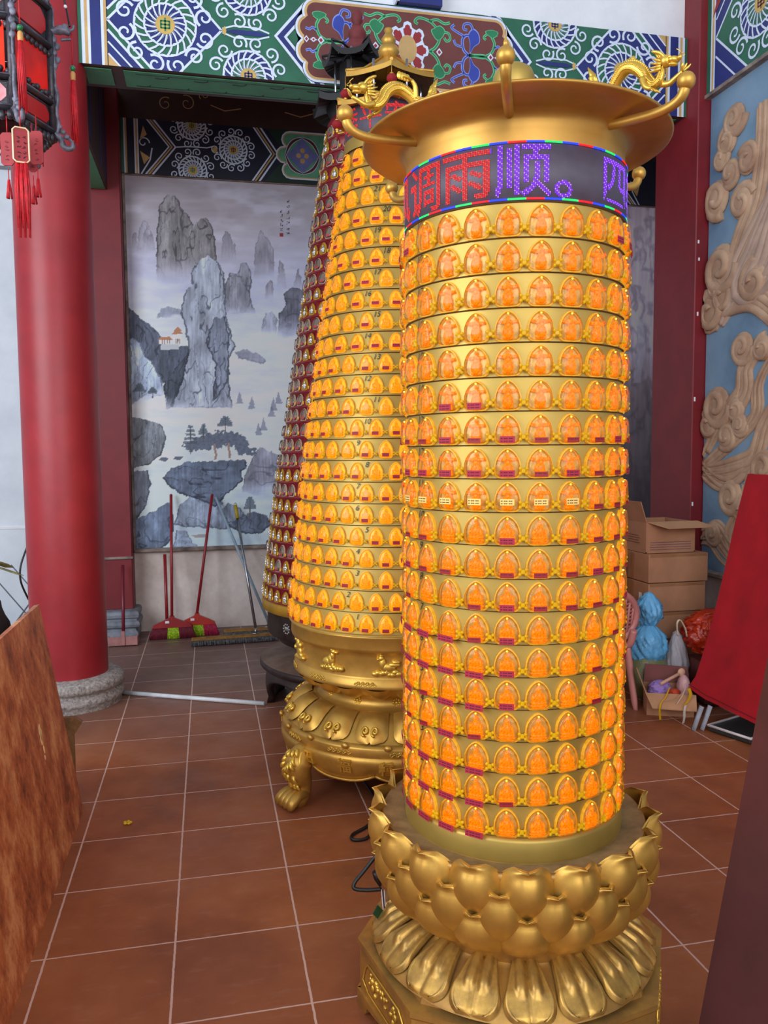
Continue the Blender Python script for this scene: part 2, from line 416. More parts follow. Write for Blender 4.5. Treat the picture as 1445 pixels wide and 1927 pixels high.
def end_stripes(pt, x0, H, dirn=1):
    x = x0
    for w, c in ((.02, 'green'), (.018, 'white'), (.018, 'tan'), (.015, 'white'), (.062, 'navy'), (.016, 'white'), (.016, 'tan'), (.006, 'black')):
        pt.poly([(x, -H), (x+w*dirn, -H), (x+w*dirn, H), (x, H)], c, 3); x += w*dirn
    return x

def front_beam():
    body = MB(); zc = (Z_B0+Z_B1)/2; H = (Z_B1-Z_B0)/2
    body.box(((X_L+X_R)/2, Y_BEAM+.16, zc+.002), (X_R-X_L, .32, Z_B1-Z_B0-.004), P['dbrown'])
    # painted soffit
    body.box(((X_L+X_R)/2+.1, Y_BEAM+.155, Z_B0-.002), (X_R-X_L-.30, .22, .004), P['soffit'])
    body.box((X_L+.1, Y_BEAM+.155, Z_B0-.002), (.16, .22, .004), P['soffit'])
    for i in range(26):
        x = X_L+.35+i*.12
        body.tube([(x+.05*math.cos(a), Y_BEAM+(.09 if i % 2 else .22)+.022*math.sin(a), Z_B0-.0045) for a in np.linspace(-.3, 2.4, 7)], .0028, P['black'], 5)
    for yy in (.075, .24):
        body.tube([(X_L+.32, Y_BEAM+yy, Z_B0-.0045), (X_R-.2, Y_BEAM+yy, Z_B0-.0045)], .0022, P['black'], 5)
    xm = (X_L+X_R)/2; W2 = (X_R-X_L)/2
    pt = Paint((xm, Y_BEAM, zc), (1, 0, 0), (0, 0, 1), (0, -1, 0), (-W2, -H, W2, H))
    pt.poly([(-W2, -H), (W2, -H), (W2, H), (-W2, H)], 'green', 1)
    for sg in (-1, 1):
        pt.tf = (lambda u, v, sg=sg: (sg*u, v))
        e = end_stripes(pt, W2, H, -1)
        # corner triangles beyond the diamond
        xd0, xd1 = 1.195, 1.875; xdm = (xd0+xd1)/2
        pt.poly([(xd0, 0), (xdm, .36), (xd1, 0), (xdm, -.36)], 'navy', 3)
        pt.stroke([(xd0, 0), (xdm, .36)], .014, 'white', 4); pt.stroke([(xd0, 0), (xdm, -.36)], .014, 'white', 4)
        pt.stroke([(xd1, 0), (xdm, .36)], .014, 'white', 4); pt.stroke([(xd1, 0), (xdm, -.36)], .014, 'white', 4)
        for v in (-1, 1):
            pt.poly([(e, v*.06), (e, v*.40), (e-.32, v*.40)], 'navy', 4)
            pt.poly([(e, v*.20), (e, v*.40), (e-.19, v*.40)], 'tan', 5)
            pt.stroke([(e, v*.06), (e-.36, v*.44)], .014, 'white', 5); pt.stroke([(e, v*.13), (e-.3, v*.44)], .010, 'white', 5)
            pt.stroke([(e, v*.2), (e-.22, v*.43)], .010, 'white', 6)
        pt.medallion(xdm, 0, .185, 'green', 'navy', 6, 'mgreen')
        # bracket field with two half medallions
        for v in (-1, 1):
            pt.medallion(1.035, v*.262, .155, 'navy', 'green', 6, 'navy')
            pt.stroke([(1.19, v*.012), (1.12, v*.035), (.98, v*.035), (.90, v*.01)], .010, 'white', 9)
            pt.poly([(1.195, 0), (1.175, v*.03), (1.165, 0)], 'gold', 10)
        pt.poly([(1.175, 0), (1.12, .014), (.96, .014), (.9, 0), (.96, -.014), (1.12, -.014)], 'navy', 9)
        # chevrons pointing away from the cartouche
        for (d, w, c, L) in ((0, .020, 'white', 8), (.028, .05, 'navy', 7), (.062, .020, 'white', 8)):
            pt.stroke([(.60+d*.0-d, H+.03), (.86-d, 0), (.60-d, -H-.03)], w, c, L)
        pt.poly([(.78, 0), (.50, .30), (.3, .30), (.3, -.30), (.50, -.30)], 'green', 6)
    pt.tf = lambda u, v: (u, v)
    # cartouche with lobed ends
    def cart(g):
        pts = []
        for sg in (1, -1):
            for (cx, cy, r, a0, a1) in ((.62, -.115*sg*1.45, .06, -90, 20), (.655, -.065*sg, .055, -50, 50), (.655, .065*sg, .055, -50, 50), (.62, .115*sg*1.45, .06, -20, 90)):
                for t in np.linspace(a0, a1, 8):
                    a = math.radians(t)*sg
                    pts.append((sg*(cx+(r+g)*math.cos(a)), cy+(r+g)*math.sin(a)))
        # order : right side bottom->top, then left side top->bottom
        return pts
    def cart2(g):
        R_ = []
        for (cx, cy, r, a0, a1) in ((.60, -.17, .06, -90, 25), (.645, -.072, .06, -60, 55), (.645, .072, .06, -55, 60), (.60, .17, .06, -25, 90)):
            for t in np.linspace(a0, a1, 9):
                a = math.radians(t); R_.append((cx+(r+g)*math.cos(a), cy+(r+g)*math.sin(a)))
        return R_+[(-x, -y) for x, y in R_]
    pt.poly(cart2(.034), 'black', 11); pt.poly(cart2(.030), 'white', 12); pt.poly(cart2(.016), 'tan', 13); pt.poly(cart2(0), 'brown', 14)
    # flower
    for i in range(8):
        a = 2*PI*(i+.5)/8+PI/8
        def petal(sc, c, L):
            q = []
            for (rr, da) in ((.05, -.36), (.09, -.46), (.125, -.42), (.128, -.26), (.15, -.18), (.158, 0), (.15, .18), (.128, .26), (.125, .42), (.09, .46), (.05, .36)):
                r2 = .10+(rr-.10)*sc; q.append((r2*.92*math.cos(a+da*sc), r2*1.12*math.sin(a+da*sc)))
            pt.poly(q, c, L)
        petal(1.0, 'white', 15+.1*(i % 2)); petal(.66, 'red', 16)
    pt.disc(0, 0, .062, 'tan', 17, ry=.088)
    # scrolls
    for sx in (-1, 1):
        for sy in (-1, 1):
            pt.tf = (lambda u, v, sx=sx, sy=sy: (sx*u, sy*v))
            def vine(pts, w, c, lc, L=15):
                q = sm([(a, b2, 0) for a, b2 in pts], 6); q = [(p[0], p[1]) for p in q]
                pt.stroke(q, w+.010, lc, L); pt.stroke(q, w*.75, c, L+1)
            def leaf(pts, c, lc, L=15.2):
                q = sm([(a, b2, 0) for a, b2 in pts], 5, True); cx = sum(p[0] for p in q)/len(q); cy = sum(p[1] for p in q)/len(q)
                pt.poly([(cx+(p[0]-cx)*1.14, cy+(p[1]-cy)*1.14) for p in q], lc, L); pt.poly([(p[0], p[1]) for p in q], c, L+1)
            vine([(.15, 0), (.19, .03), (.215, .08), (.20, .13)], .010, 'mgreen', 'lgreen')
            leaf([(.20, .08), (.165, .13), (.19, .15), (.22, .165), (.25, .14), (.235, .10)], 'mgreen', 'lgreen')
            vine([(.24, .13), (.28, .125), (.29, .09), (.265, .075), (.25, .095)], .007, 'mgreen', 'lgreen')
            vine([(.20, .15), (.15, .19), (.08, .205), (.05, .18), (.07, .165)], .008, 'mgreen', 'lgreen')
            vine([(.15, .19), (.20, .205), (.25, .185), (.29, .195)], .008, 'mgreen', 'lgreen')
            vine([(.42, 0), (.385, .03), (.375, .09), (.40, .125), (.44, .12)], .010, 'blue', 'lblue')
            leaf([(.43, .02), (.455, .06), (.49, .09), (.485, .14), (.45, .165), (.42, .13), (.43, .08)], 'blue', 'lblue')
            vine([(.45, .16), (.43, .20), (.39, .195), (.385, .165), (.41, .16)], .008, 'blue', 'lblue')
            vine([(.385, .12), (.34, .14), (.30, .165), (.32, .185)], .007, 'blue', 'lblue')
            vine([(.37, .05), (.33, .06), (.315, .09)], .006, 'blue', 'lblue')
            vine([(.42, 0), (.50, .006), (.53, .006)], .009, 'mgreen', 'lgreen')
            vine([(.53, .0), (.58, .03), (.60, .09), (.58, .14), (.62, .15)], .009, 'mgreen', 'lgreen')
            leaf([(.58, .13), (.54, .16), (.58, .175), (.62, .165), (.61, .14)], 'mgreen', 'lgreen')
            vine([(.55, .15), (.525, .125), (.54, .11)], .006, 'mgreen', 'lgreen')
            vine([(.60, .06), (.625, .075), (.645, .062), (.67, .07)], .006, 'blue', 'lblue')
        pt.tf = (lambda u, v, sx=sx: (sx*u, v))
        for (x, r) in ((.215, .022), (.572, .022), (.665, .018)):
            pt.poly([(x-r, 0), (x, r*1.2), (x+r, 0), (x, -r*1.2)], 'white', 18); pt.poly([(x-r*.55, 0), (x, r*.66), (x+r*.55, 0), (x, -r*.66)], 'red', 19)
        pt.disc(.62, 0, .014, 'white', 18, n=14); pt.disc(.62, 0, .007, 'red', 19, n=12)
        pt.stroke([(.64, .0), (.60, .0)], .007, 'white', 17.5)
    pt.tf = lambda u, v: (u, v)
    body.merge(pt)
    o = body.build('painted_beam')
    return tag(o, 'wide painted beam across the hall front with a brown flower cartouche', 'beam', 'painted beams')
front_beam()

def inner_beam():
    z0, z1 = 3.985, 4.44; zc = z0+.24; H = z1-zc
    body = MB(); body.box((1.9, 7.375, (z0+4.94)/2), (5.2, .09, 4.94-z0), P['dbrown'])
    xa, xb = -.655, 4.49; yf = 7.33
    pt = Paint((0, yf, zc), (1, 0, 0), (0, 0, 1), (0, -1, 0), (xa, z0-zc, xb, z1-zc))
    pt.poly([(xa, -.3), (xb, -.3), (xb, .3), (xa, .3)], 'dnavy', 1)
    x = xa
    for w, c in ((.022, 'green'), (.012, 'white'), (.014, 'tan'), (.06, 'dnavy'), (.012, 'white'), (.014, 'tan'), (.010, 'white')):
        pt.poly([(x, -.3), (x+w, -.3), (x+w, .3), (x, .3)], c, 3); x += w
    for sg, xo in ((1, 0.), (-1, 3.70)):
        pt.tf = (lambda u, v, sg=sg, xo=xo: (xo+sg*u, v))
        for d, w, c in ((0, .016, 'white'), (-.03, .014, 'tan'), (-.055, .014, 'white')):
            pt.stroke([(-.41+d, .25), (-.205+d, 0), (-.41+d, -.25)], w, c, 4)
        pt.poly([(-.5, .04), (-.44, .09), (-.47, .16)], 'tan', 4); pt.poly([(-.5, -.05), (-.42, -.10), (-.47, -.16)], 'tan', 4)
        pt.curl(-.47, .02, .05, 0, 'white', 4, .010); pt.stroke([(-.5, -.25), (-.42, -.12), (-.40, -.02)], .012, 'white', 4)
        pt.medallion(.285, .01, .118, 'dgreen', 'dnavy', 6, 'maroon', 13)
        for v in (-.185, .19):
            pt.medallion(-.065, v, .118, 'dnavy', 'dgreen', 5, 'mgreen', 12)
        pt.stroke([(-.2, 0), (-.1, .012), (.06, .012), (.12, .03)], .010, 'white', 9); pt.poly([(.10, 0), (.13, .03), (.15, 0), (.13, -.03)], 'gold', 9)
        for d, w, c in ((0, .016, 'white'), (-.035, .014, 'tan'), (-.06, .014, 'white')):
            pt.stroke([(.50+d, .25), (.675+d, 0), (.50+d, -.25)], w, c, 8)
        pt.poly([(.76, 0), (.5, .3), (1.9, .3), (1.9, -.3), (.5, -.3)], 'dgreen', 3)
    pt.tf = lambda u, v: (u, v)
    def cq(g):
        q = []
        for sg in (1, -1):
            for (cx, cy) in ((1.07, .13), (1.12, .0), (1.07, -.13)) if sg > 0 else ((1.07, .13), (1.12, 0), (1.07, -.13)):
                for t in np.linspace(90, -90, 7):
                    a = math.radians(t); q.append((1.85+sg*(cx-.0+(.055+g)*math.cos(a)), sg*(cy+(.055+g)*math.sin(a))))
        return q
    pt.poly(cq(.022), 'white', 10); pt.poly(cq(.010), 'tan', 11); pt.poly(cq(0), 'jade', 12)
    for i in range(-3, 4):
        x = 1.85+i*.32
        pt.poly([(x-.15, 0), (x-.08, .06), (x, .155), (x+.08, .06), (x+.15, 0), (x+.08, -.06), (x, -.155), (x-.08, -.06)], 'peri', 13)
        for sx in (-1, 1):
            for sy in (-1, 1):
                q = [(x+sx*(.15-.15*t+.02*math.sin(PI*t)), sy*(.155*t+.03*math.sin(PI*t))) for t in np.linspace(0, 1, 9)]
                pt.stroke(q, [.012+.022*math.sin(PI*t) for t in np.linspace(0, 1, 9)], 'white', 14)
                pt.stroke(q, [.006+.018*math.sin(PI*t) for t in np.linspace(0, 1, 9)], 'maroon', 15)
        for a in range(4):
            pt.disc(x+.035*math.cos(a*PI/2), .045*math.sin(a*PI/2), .022, 'tan', 15, n=10)
    # upper tier: dark brown panel with scrolls at its ends
    pu = Paint((0, yf, 4.66), (1, 0, 0), (0, 0, 1), (0, -1, 0), (xa, -.2, xb, .2))
    for sg, xo in ((1, 0), (-1, 1.1), (1, 2.9), (-1, 3.9)):
        pu.tf = (lambda u, v, sg=sg, xo=xo: (xo+sg*u, v))
        for i, (cx, cy, r) in enumerate(((-.25, .08, .07), (-.28, -.08, .06), (-.1, -.06, .07), (-.08, .1, .06), (.05, .02, .05))):
            pu.curl(cx, cy, r, i, 'tan', 3, .008, 1.2, 1 if i % 2 else -1)
        pu.stroke([(.1, .03), (.2, .06), (.32, .03)], .008, 'tan', 3); pu.stroke([(.1, -.06), (.22, -.1), (.36, -.07)], .008, 'tan', 3)
    body.merge(pt); body.merge(pu)
    return tag(body.build('painted_beam'), 'shaded painted beam above the landscape mural at the back', 'beam', 'painted beams')
inner_beam()

def side_beam():
    body = MB(); z0, z1 = 4.042, 4.72; zc = (z0+z1)/2
    body.box((3.475, 3.2, zc), (.05, 4.05, z1-z0), P['dbrown']); body.box((3.47, 3.2, z0-.012), (.07, 4.05, .024), TRIMWOOD)
    pt = Paint((3.45, 5.222, zc), (0, -1, 0), (0, 0, 1), (-1, 0, 0), (0, z0-zc, 4.0, z1-zc))
    pt.poly([(0, -.5), (4, -.5), (4, .5), (0, .5)], 'navy', 1)
    x = 0.
    for w, c in ((.03, 'navy'), (.014, 'white'), (.07, 'green'), (.014, 'white'), (.02, 'tan'), (.014, 'white')):
        pt.poly([(x, -.5), (x+w, -.5), (x+w, .5), (x, .5)], c, 3); x += w
    for k in range(3):
        c = .63+k*1.15
        pt.poly([(c-.46, 0), (c, .46), (c+.46, 0), (c, -.46)], 'green', 2)
        for a, b2 in (((c-.46, 0), (c, .46)), ((c, .46), (c+.46, 0)), ((c+.46, 0), (c, -.46)), ((c, -.46), (c-.46, 0))):
            pt.stroke([a, b2], .014, 'white', 4)
        for sg in (-1, 1): pt.stroke([(c-.46, sg*.12), (c-.06, sg*.52)], .012, 'white', 4)
        pt.medallion(c, 0, .20, 'navy', 'green', 6, 'maroon')
        pt.medallion(c+.575, .3, .15, 'navy', 'green', 6); pt.medallion(c+.575, -.3, .15, 'navy', 'green', 6)
        pt.poly([(c-.50, .15), (c-.42, .34), (c-.28, .34)], 'red', 5)
    body.merge(pt)
    return tag(body.build('painted_beam'), 'painted beam along the right wall above the cloud relief', 'beam', 'painted beams')
side_beam()
b = MB(); b.box((-.86, 6.40, 4.24), (.2, 1.54, .9), P['dbrown']); b.box((-.86, 6.40, 3.787), (.17, 1.5, .006), P['soffit'])
for yy in (5.7, 6.2, 6.8, 7.1): b.box((-.759, yy, 4.2), (.004, .05, .7), P['navy'])
tag(b.build('cross_beam'), 'dark cross beam running from the round column back to the wall', 'beam')
b = MB(); b.box((1.42, 5.30, 4.75), (.30, .10, .51), P['navy']); b.box((1.27, 5.292, 4.75), (.02, .10, .51), P['white'])
tag(b.build('blue_bracket'), 'navy painted block on the white wall above the beam', 'bracket')
# ------------------------------------------------------------------ landscape mural (pigment per vertex on a real panel)
def vnoise(x, y, seed=0):
    xi = np.floor(x).astype(np.int64); yi = np.floor(y).astype(np.int64); fx = x-xi; fy = y-yi
    fx = fx*fx*(3-2*fx); fy = fy*fy*(3-2*fy)
    def h(a, b):
        n = (a*374761393+b*668265263+seed*974634529) & 0x7fffffff
        n = ((n ^ (n >> 13))*1274126177) & 0x7fffffff
        return ((n ^ (n >> 16)) & 0xffff)/65535.0
    return (h(xi, yi)*(1-fx)+h(xi+1, yi)*fx)*(1-fy)+(h(xi, yi+1)*(1-fx)+h(xi+1, yi+1)*fx)*fy
def fbm(x, y, seed=0, o=4):
    s = 0; a = .5; t = 0
    for i in range(o): s = s+a*vnoise(x*2**i, y*2**i, seed+i*17); t += a; a *= .5
    return s/t
def inside(px, py, poly):
    r = np.zeros(px.shape, bool); n = len(poly)
    for i in range(n):
        x1, y1 = poly[i-1]; x2, y2 = poly[i]
        if y1 == y2: continue
        c = ((y1 > py) != (y2 > py)) & (px < (x2-x1)*(py-y1)/(y2-y1)+x1); r ^= c
    return r
def sstep(a, b, x):
    t = np.clip((x-a)/(b-a), 0, 1); return t*t*(3-2*t)
A6 = lambda pts: [(200+x*.3113, 300+y*.3113) for x, y in pts]
A7 = lambda pts: [(200+x*.2907, 800+y*.2907) for x, y in pts]
def paint_mural(px, py):
    """colour (sRGB 0-255) of the painting; px,py run across it in picture units"""
    c = np.zeros(px.shape+(3,))
    stops = [(300, (150, 143, 146)), (420, (158, 150, 154)), (520, (178, 178, 194)), (640, (196, 200, 216)), (760, (200, 200, 214)), (860, (196, 202, 218)), (1040, (176, 192, 212))]
    for k in range(3): c[..., k] = np.interp(py+22*(fbm(px/90, py/60, 5)-.5)*2, [s[0] for s in stops], [s[1][k] for s in stops])
    c += ((fbm(px/60, py/22, 9)-.5)*22)[..., None]; c += ((fbm(px/34+2*fbm(px/50, py/30, 14), py/9, 13)-.5)*20)[..., None]
    cloud = sstep(.52, .75, fbm(px/70+3, py/28, 21)); c = c*(1-.35*cloud[..., None])+np.array((206, 208, 222))*.35*cloud[..., None]
    wx = px+3.4*(fbm(px/7, py/9, 31)-.5)*2; wy = py+3.4*(fbm(px/7, py/7, 41)-.5)*2
    def rock(poly, col, dark, fade=None, k=1., sx=7., sy=22., seed=0, alpha=1., amp=.55):
        nonlocal c
        m = inside(wx, wy, poly).astype(float)
        if fade: m = m*(1-sstep(fade[0], fade[1], py+26*(fbm(px/30, py/18, seed+3)-.5)))
        m = m*alpha
        q = fbm(px/sx+.6*fbm(px/20, py/20, seed+9)*4, py/sy, seed, 5)
        rid = np.abs(fbm(px/(sx*2.6)+1.5*fbm(px/40, py/40, seed+5), py/(sy*2.3), seed+2, 3)-.5)*2
        line = (1-sstep(.0, .055, rid))*.75
        rid2 = np.abs(fbm(px/(sx*.9)+1.2*fbm(px/22, py/30, seed+6), py/(sy*2.0), seed+8, 2)-.5)*2
        line = np.maximum(line, (1-sstep(0, .06, rid2))*.30)
        lightside = sstep(.35, .75, fbm(px/(sx*3), py/(sy*2.4), seed+12, 2))
        stri = fbm(px/2.3+1.3*fbm(px/12, py/18, seed+15), py/34, seed+16, 3)
        cc = np.array(col)[None]*(1+.34*(stri-.5))[..., None]*(1+amp*(q-.5)[..., None]*.75)*(1+.16*(lightside-.5))[..., None]*1.04
        cc = cc*(1-line[..., None])+np.array(dark)[None]*line[..., None]
        # dark contour just inside the outline
        edge = m*(1-inside(wx+3.0, wy+1.5, poly).astype(float)*inside(wx-3.0, wy+2.5, poly))
        cc = cc*(1-.6*edge[..., None])+np.array(dark)[None]*.6*edge[..., None]
        c = c*(1-m[..., None])+cc*m[..., None]
    # faint far peaks
    for pts, f in (([(190, 600), (190, 470), (205, 395), (225, 360), (260, 400), (285, 480), (300, 600)], (440, 480)),
                   ([(150, 600), (160, 440), (180, 440), (195, 600)], (440, 480)),
                   ([(690, 640), (700, 480), (715, 430), (738, 440), (765, 510), (778, 500), (792, 640)], (450, 500)),
                   ([(893, 760), (900, 530), (935, 420), (972, 480), (1010, 540), (1018, 760)], (480, 530)),
                   ([(1028, 800), (1048, 605), (1075, 640), (1092, 800)], (500, 545)), ([(1125, 800), (1158, 650), (1195, 800)], (510, 550)),
                   ([(958, 860), (965, 750), (990, 725), (1012, 760), (1010, 860)], (530, 565))):
        rock(A6(pts), (132, 128, 136), (104, 102, 110), f, seed=51, alpha=.85, sx=9, sy=30, amp=.3)
    rock(A6([(305, 800), (300, 480), (320, 290), (365, 215), (420, 215), (450, 290), (500, 340), (528, 405), (560, 370), (600, 350), (635, 400), (660, 500), (668, 800)]), (122, 118, 118), (52, 50, 52), (470, 545), seed=61, sx=8, sy=26)
    rock(A6([(700, 930), (720, 750), (750, 680), (790, 690), (815, 630), (850, 625), (880, 700), (865, 830), (905, 930)]), (132, 132, 140), (74, 74, 82), (560, 600), seed=71)
    rock(A6([(1035, 1080), (1045, 930), (1080, 880), (1070, 810), (1130, 770), (1190, 790), (1260, 780), (1260, 1080)]), (104, 104, 114), (62, 62, 70), (590, 640), seed=75, sx=10, sy=12)
    rock(A6([(930, 1060), (960, 930), (1000, 925), (1035, 960), (1030, 1060)]), (140, 142, 152), (96, 98, 106), (600, 635), seed=77, alpha=.8)
    rock(A6([(300, 960), (330, 900), (380, 890), (460, 910), (470, 960)]), (118, 124, 132), (84, 88, 96), (585, 600), seed=79, alpha=.6)
    rock(A6([(130, 880), (200, 960), (280, 1010), (340, 1080), (380, 1150), (500, 1120), (500, 1280), (420, 1500), (360, 1510), (345, 1350), (130, 1500)]), (82, 88, 100), (42, 46, 54), (740, 775), seed=81)
    rock(A6([(450, 930), (480, 790), (515, 760), (510, 690), (550, 620), (610, 580), (670, 620), (715, 700), (720, 880), (740, 1000), (760, 1090), (782, 1130), (745, 1200), (742, 1330), (762, 1500), (480, 1500), (385, 1500), (420, 1330), (500, 1160), (480, 1040)]), (152, 158, 168), (58, 62, 72), (750, 785), seed=91, sx=9, sy=26)
    rock(A6([(640, 1480), (660, 1250), (600, 1100), (650, 960), (720, 950), (745, 1080), (740, 1200), (745, 1330), (700, 1400)]), (120, 126, 138), (48, 52, 62), (745, 780), seed=93, sx=6, sy=30)
    rock(A6([(358, 1510), (370, 1330), (430, 1250), (500, 1160), (470, 1320), (400, 1500)]), (70, 76, 86), (38, 42, 50), (740, 780), seed=95)
    rock(A6([(140, 1090), (165, 1080), (205, 1110), (240, 1190), (280, 1225), (330, 1330), (350, 1420), (200, 1470), (140, 1450)]), (158, 170, 186), (72, 80, 94), (725, 765), seed=97)
    rock(A6([(780, 1160), (850, 1150), (920, 1180), (968, 1215), (950, 1240), (860, 1220), (800, 1200)]), (120, 120, 130), (86, 86, 96), None, seed=99, alpha=.7, sx=14, sy=5)
    # pavilions
    for (x0, y0, x1, y1, cc) in ((318, 1088, 395, 1118, (226, 216, 206)), (402, 1052, 456, 1100, (226, 218, 210)), (330, 1118, 440, 1150, (176, 178, 178))):
        q = inside(px, py, A6([(x0, y0), (x1, y0), (x1, y1), (x0, y1)])); c[q] = cc
    for pts in ([(310, 1092), (330, 1072), (385, 1072), (402, 1092)], [(396, 1056), (415, 1034), (445, 1034), (464, 1056)], [(408, 1036), (430, 1012), (436, 1012), (456, 1036)]):
        q = inside(px, py, A6(pts)); c[q] = (172, 118, 88)
    for xx in (335, 350, 365, 380, 418, 430, 442):
        q = inside(px, py, A6([(xx, 1085), (xx+5, 1085), (xx+5, 1115), (xx, 1115)])); c[q] = (120, 84, 70)
    # lower scene
    rock(A6([(140, 1560), (250, 1575), (330, 1600), (362, 1680), (330, 1790), (250, 1850), (140, 1870)]), (108, 112, 116), (56, 58, 60), (880, 905), seed=101, sx=6, sy=14)
    rock(A7([(1100, 480), (880, 430), (890, 350), (960, 180), (1000, 140), (1080, 180), (1160, 230), (1160, 430)]), (132, 132, 142), (86, 88, 98), (900, 935), seed=103, sx=12, sy=16)
    rock(A7([(150, 300), (270, 298), (288, 380), (260, 520), (190, 620), (150, 620)]), (112, 118, 128), (62, 66, 74), None, seed=105)
    q = inside(wx, wy, A7([(285, 400), (340, 320), (380, 330), (425, 430), (420, 520), (320, 580), (270, 570)])); c[q] = c[q]*.3+np.array((196, 206, 218))*.7
    rock(A7([(440, 640), (470, 520), (560, 450), (700, 400), (760, 520), (850, 600), (900, 650), (760, 672), (600, 662), (500, 664)]), (134, 144, 158), (74, 82, 94), None, seed=107, sx=9, sy=13)
    rock(A7([(150, 815), (170, 620), (300, 560), (380, 508), (418, 510), (440, 640), (420, 740), (340, 815)]), (102, 114, 132), (50, 56, 68), None, seed=109, sx=11, sy=15)
    rock(A7([(368, 345), (420, 280), (520, 240), (700, 235), (850, 225), (908, 225), (910, 280), (870, 300), (882, 360), (820, 420), (770, 450), (740, 500), (700, 525), (600, 480), (520, 462), (468, 440), (390, 390)]), (96, 106, 122), (40, 44, 54), None, seed=111, sx=14, sy=9)
    rock(A7([(780, 650), (800, 640), (870, 590), (960, 560), (1040, 580), (1070, 650), (1000, 702), (900, 705)]), (92, 100, 114), (48, 54, 64), None, seed=113, sx=9, sy=11)
    rock(A7([(740, 560), (790, 505), (860, 530), (900, 580), (840, 620), (780, 640)]), (110, 118, 130), (60, 66, 76), None, seed=114)
    rock(A7([(430, 800), (450, 680), (520, 690), (560, 760), (610, 800)]), (150, 162, 178), (84, 94, 108), None, seed=115, sx=20, sy=5)
    # pines : canopy blobs and trunks
    def canopy(pts, col, seed):
        nonlocal c
        m = inside(px+12*(fbm(px/6, py/5, seed)-.5)*2, py+9*(fbm(px/5, py/5, seed+7)-.5)*2, pts)
        t = fbm(px/4, py/3, seed+3)
        cc = np.array(col)[None]*(0.75+.5*t[..., None]); c[m] = (c*.15+cc*.85)[m]
    canopy(A7([(490, 130), (600, 80), (700, 45), (820, 40), (900, 80), (930, 130), (975, 195), (900, 205), (800, 130), (640, 150), (560, 180)]), (78, 86, 98), 121)
    for (x, y, h, w) in ((545, 10, 150, 48), (628, 0, 80, 32), (770, -50, 70, 52), (930, 470, 95, 44), (480, 10, 0, 0), (215, -265, 60, 42), (300, -240, 40, 30)):
        if not h: continue
        tx, ty = 200+x*.2907, 800+y*.2907
        q = (np.abs(px-tx) < .9) & (py > ty) & (py < ty+h*.2907+8); c[q] = (92, 84, 80)
        for j in range(5):
            yy = ty+h*.2907*(j/6); ww = w*.2907*(.35+.16*j)
            q = (np.abs(py-yy-.08*np.abs(px-tx)) < 1.6+1.6*fbm(px/3, py/3, 131+j)) & (np.abs(px-tx) < ww*(.7+.6*fbm(px/4, py/4, 133))); c[q] = c[q]*.3+np.array((70, 80, 86))*.7
    for (x, y0, y1) in ((705, 120, 225), (795, 115, 215)):
        q = (np.abs(px-(200+x*.2907)-1.5*np.sin(py/5)) < 2.0) & (py > 800+y0*.2907) & (py < 800+y1*.2907); c[q] = (150, 124, 112)
    for (x, y) in ((805, 1400), (880, 1430), (1000, 1480), (1040, 1400), (950, 1560), (1010, 1440), (920, 1590)):
        tx, ty = 200+x*.3113, 300+y*.3113
        q = (np.abs(px-tx) < (py-ty)*.28*(.5+fbm(px/3, py/3, 141))) & (py > ty) & (py < ty+24); c[q] = c[q]*.45+np.array((96, 98, 108))*.55
    # roofs by the water, boat
    for pts in ([(340, 225), (355, 208), (405, 212), (385, 238)], [(430, 222), (448, 202), (500, 205), (478, 226)]):
        q = inside(px, py, A7(pts)); c[q] = (92, 100, 112)
    q = inside(px, py, A7([(545, 712), (650, 705), (640, 728), (580, 730)])); c[q] = (150, 142, 140)
    # right end of the painting: misty gorge with a fall and dark rocks
    rm = px > 1000
    r2 = np.zeros_like(c)
    st = [(280, (190, 170, 174)), (480, (210, 194, 204)), (620, (214, 204, 214)), (740, (150, 138, 142)), (940, (104, 98, 100))]
    for k in range(3): r2[..., k] = np.interp(py+60*(fbm(px/40, py/50, 151)-.5), [s[0] for s in st], [s[1][k] for s in st])
    rid = np.abs(fbm(px/16+2*fbm(px/22, py/40, 155), py/40, 153, 3)-.5)*2
    ln = 1-sstep(0, .3, rid); r2 = r2*(1-.35*ln[..., None])+np.array((84, 78, 82))*.35*ln[..., None]; r2 *= (.86+.28*fbm(px/5, py/40, 157))[..., None]
    fall = (np.abs(px-1203-4*np.sin(py/24)) < 7) & (py > 600) & (py < 720); r2[fall] = r2[fall]*.5+np.array((190, 190, 200))*.5
    c[rm] = r2[rm]
    return np.clip(c, 0, 255)
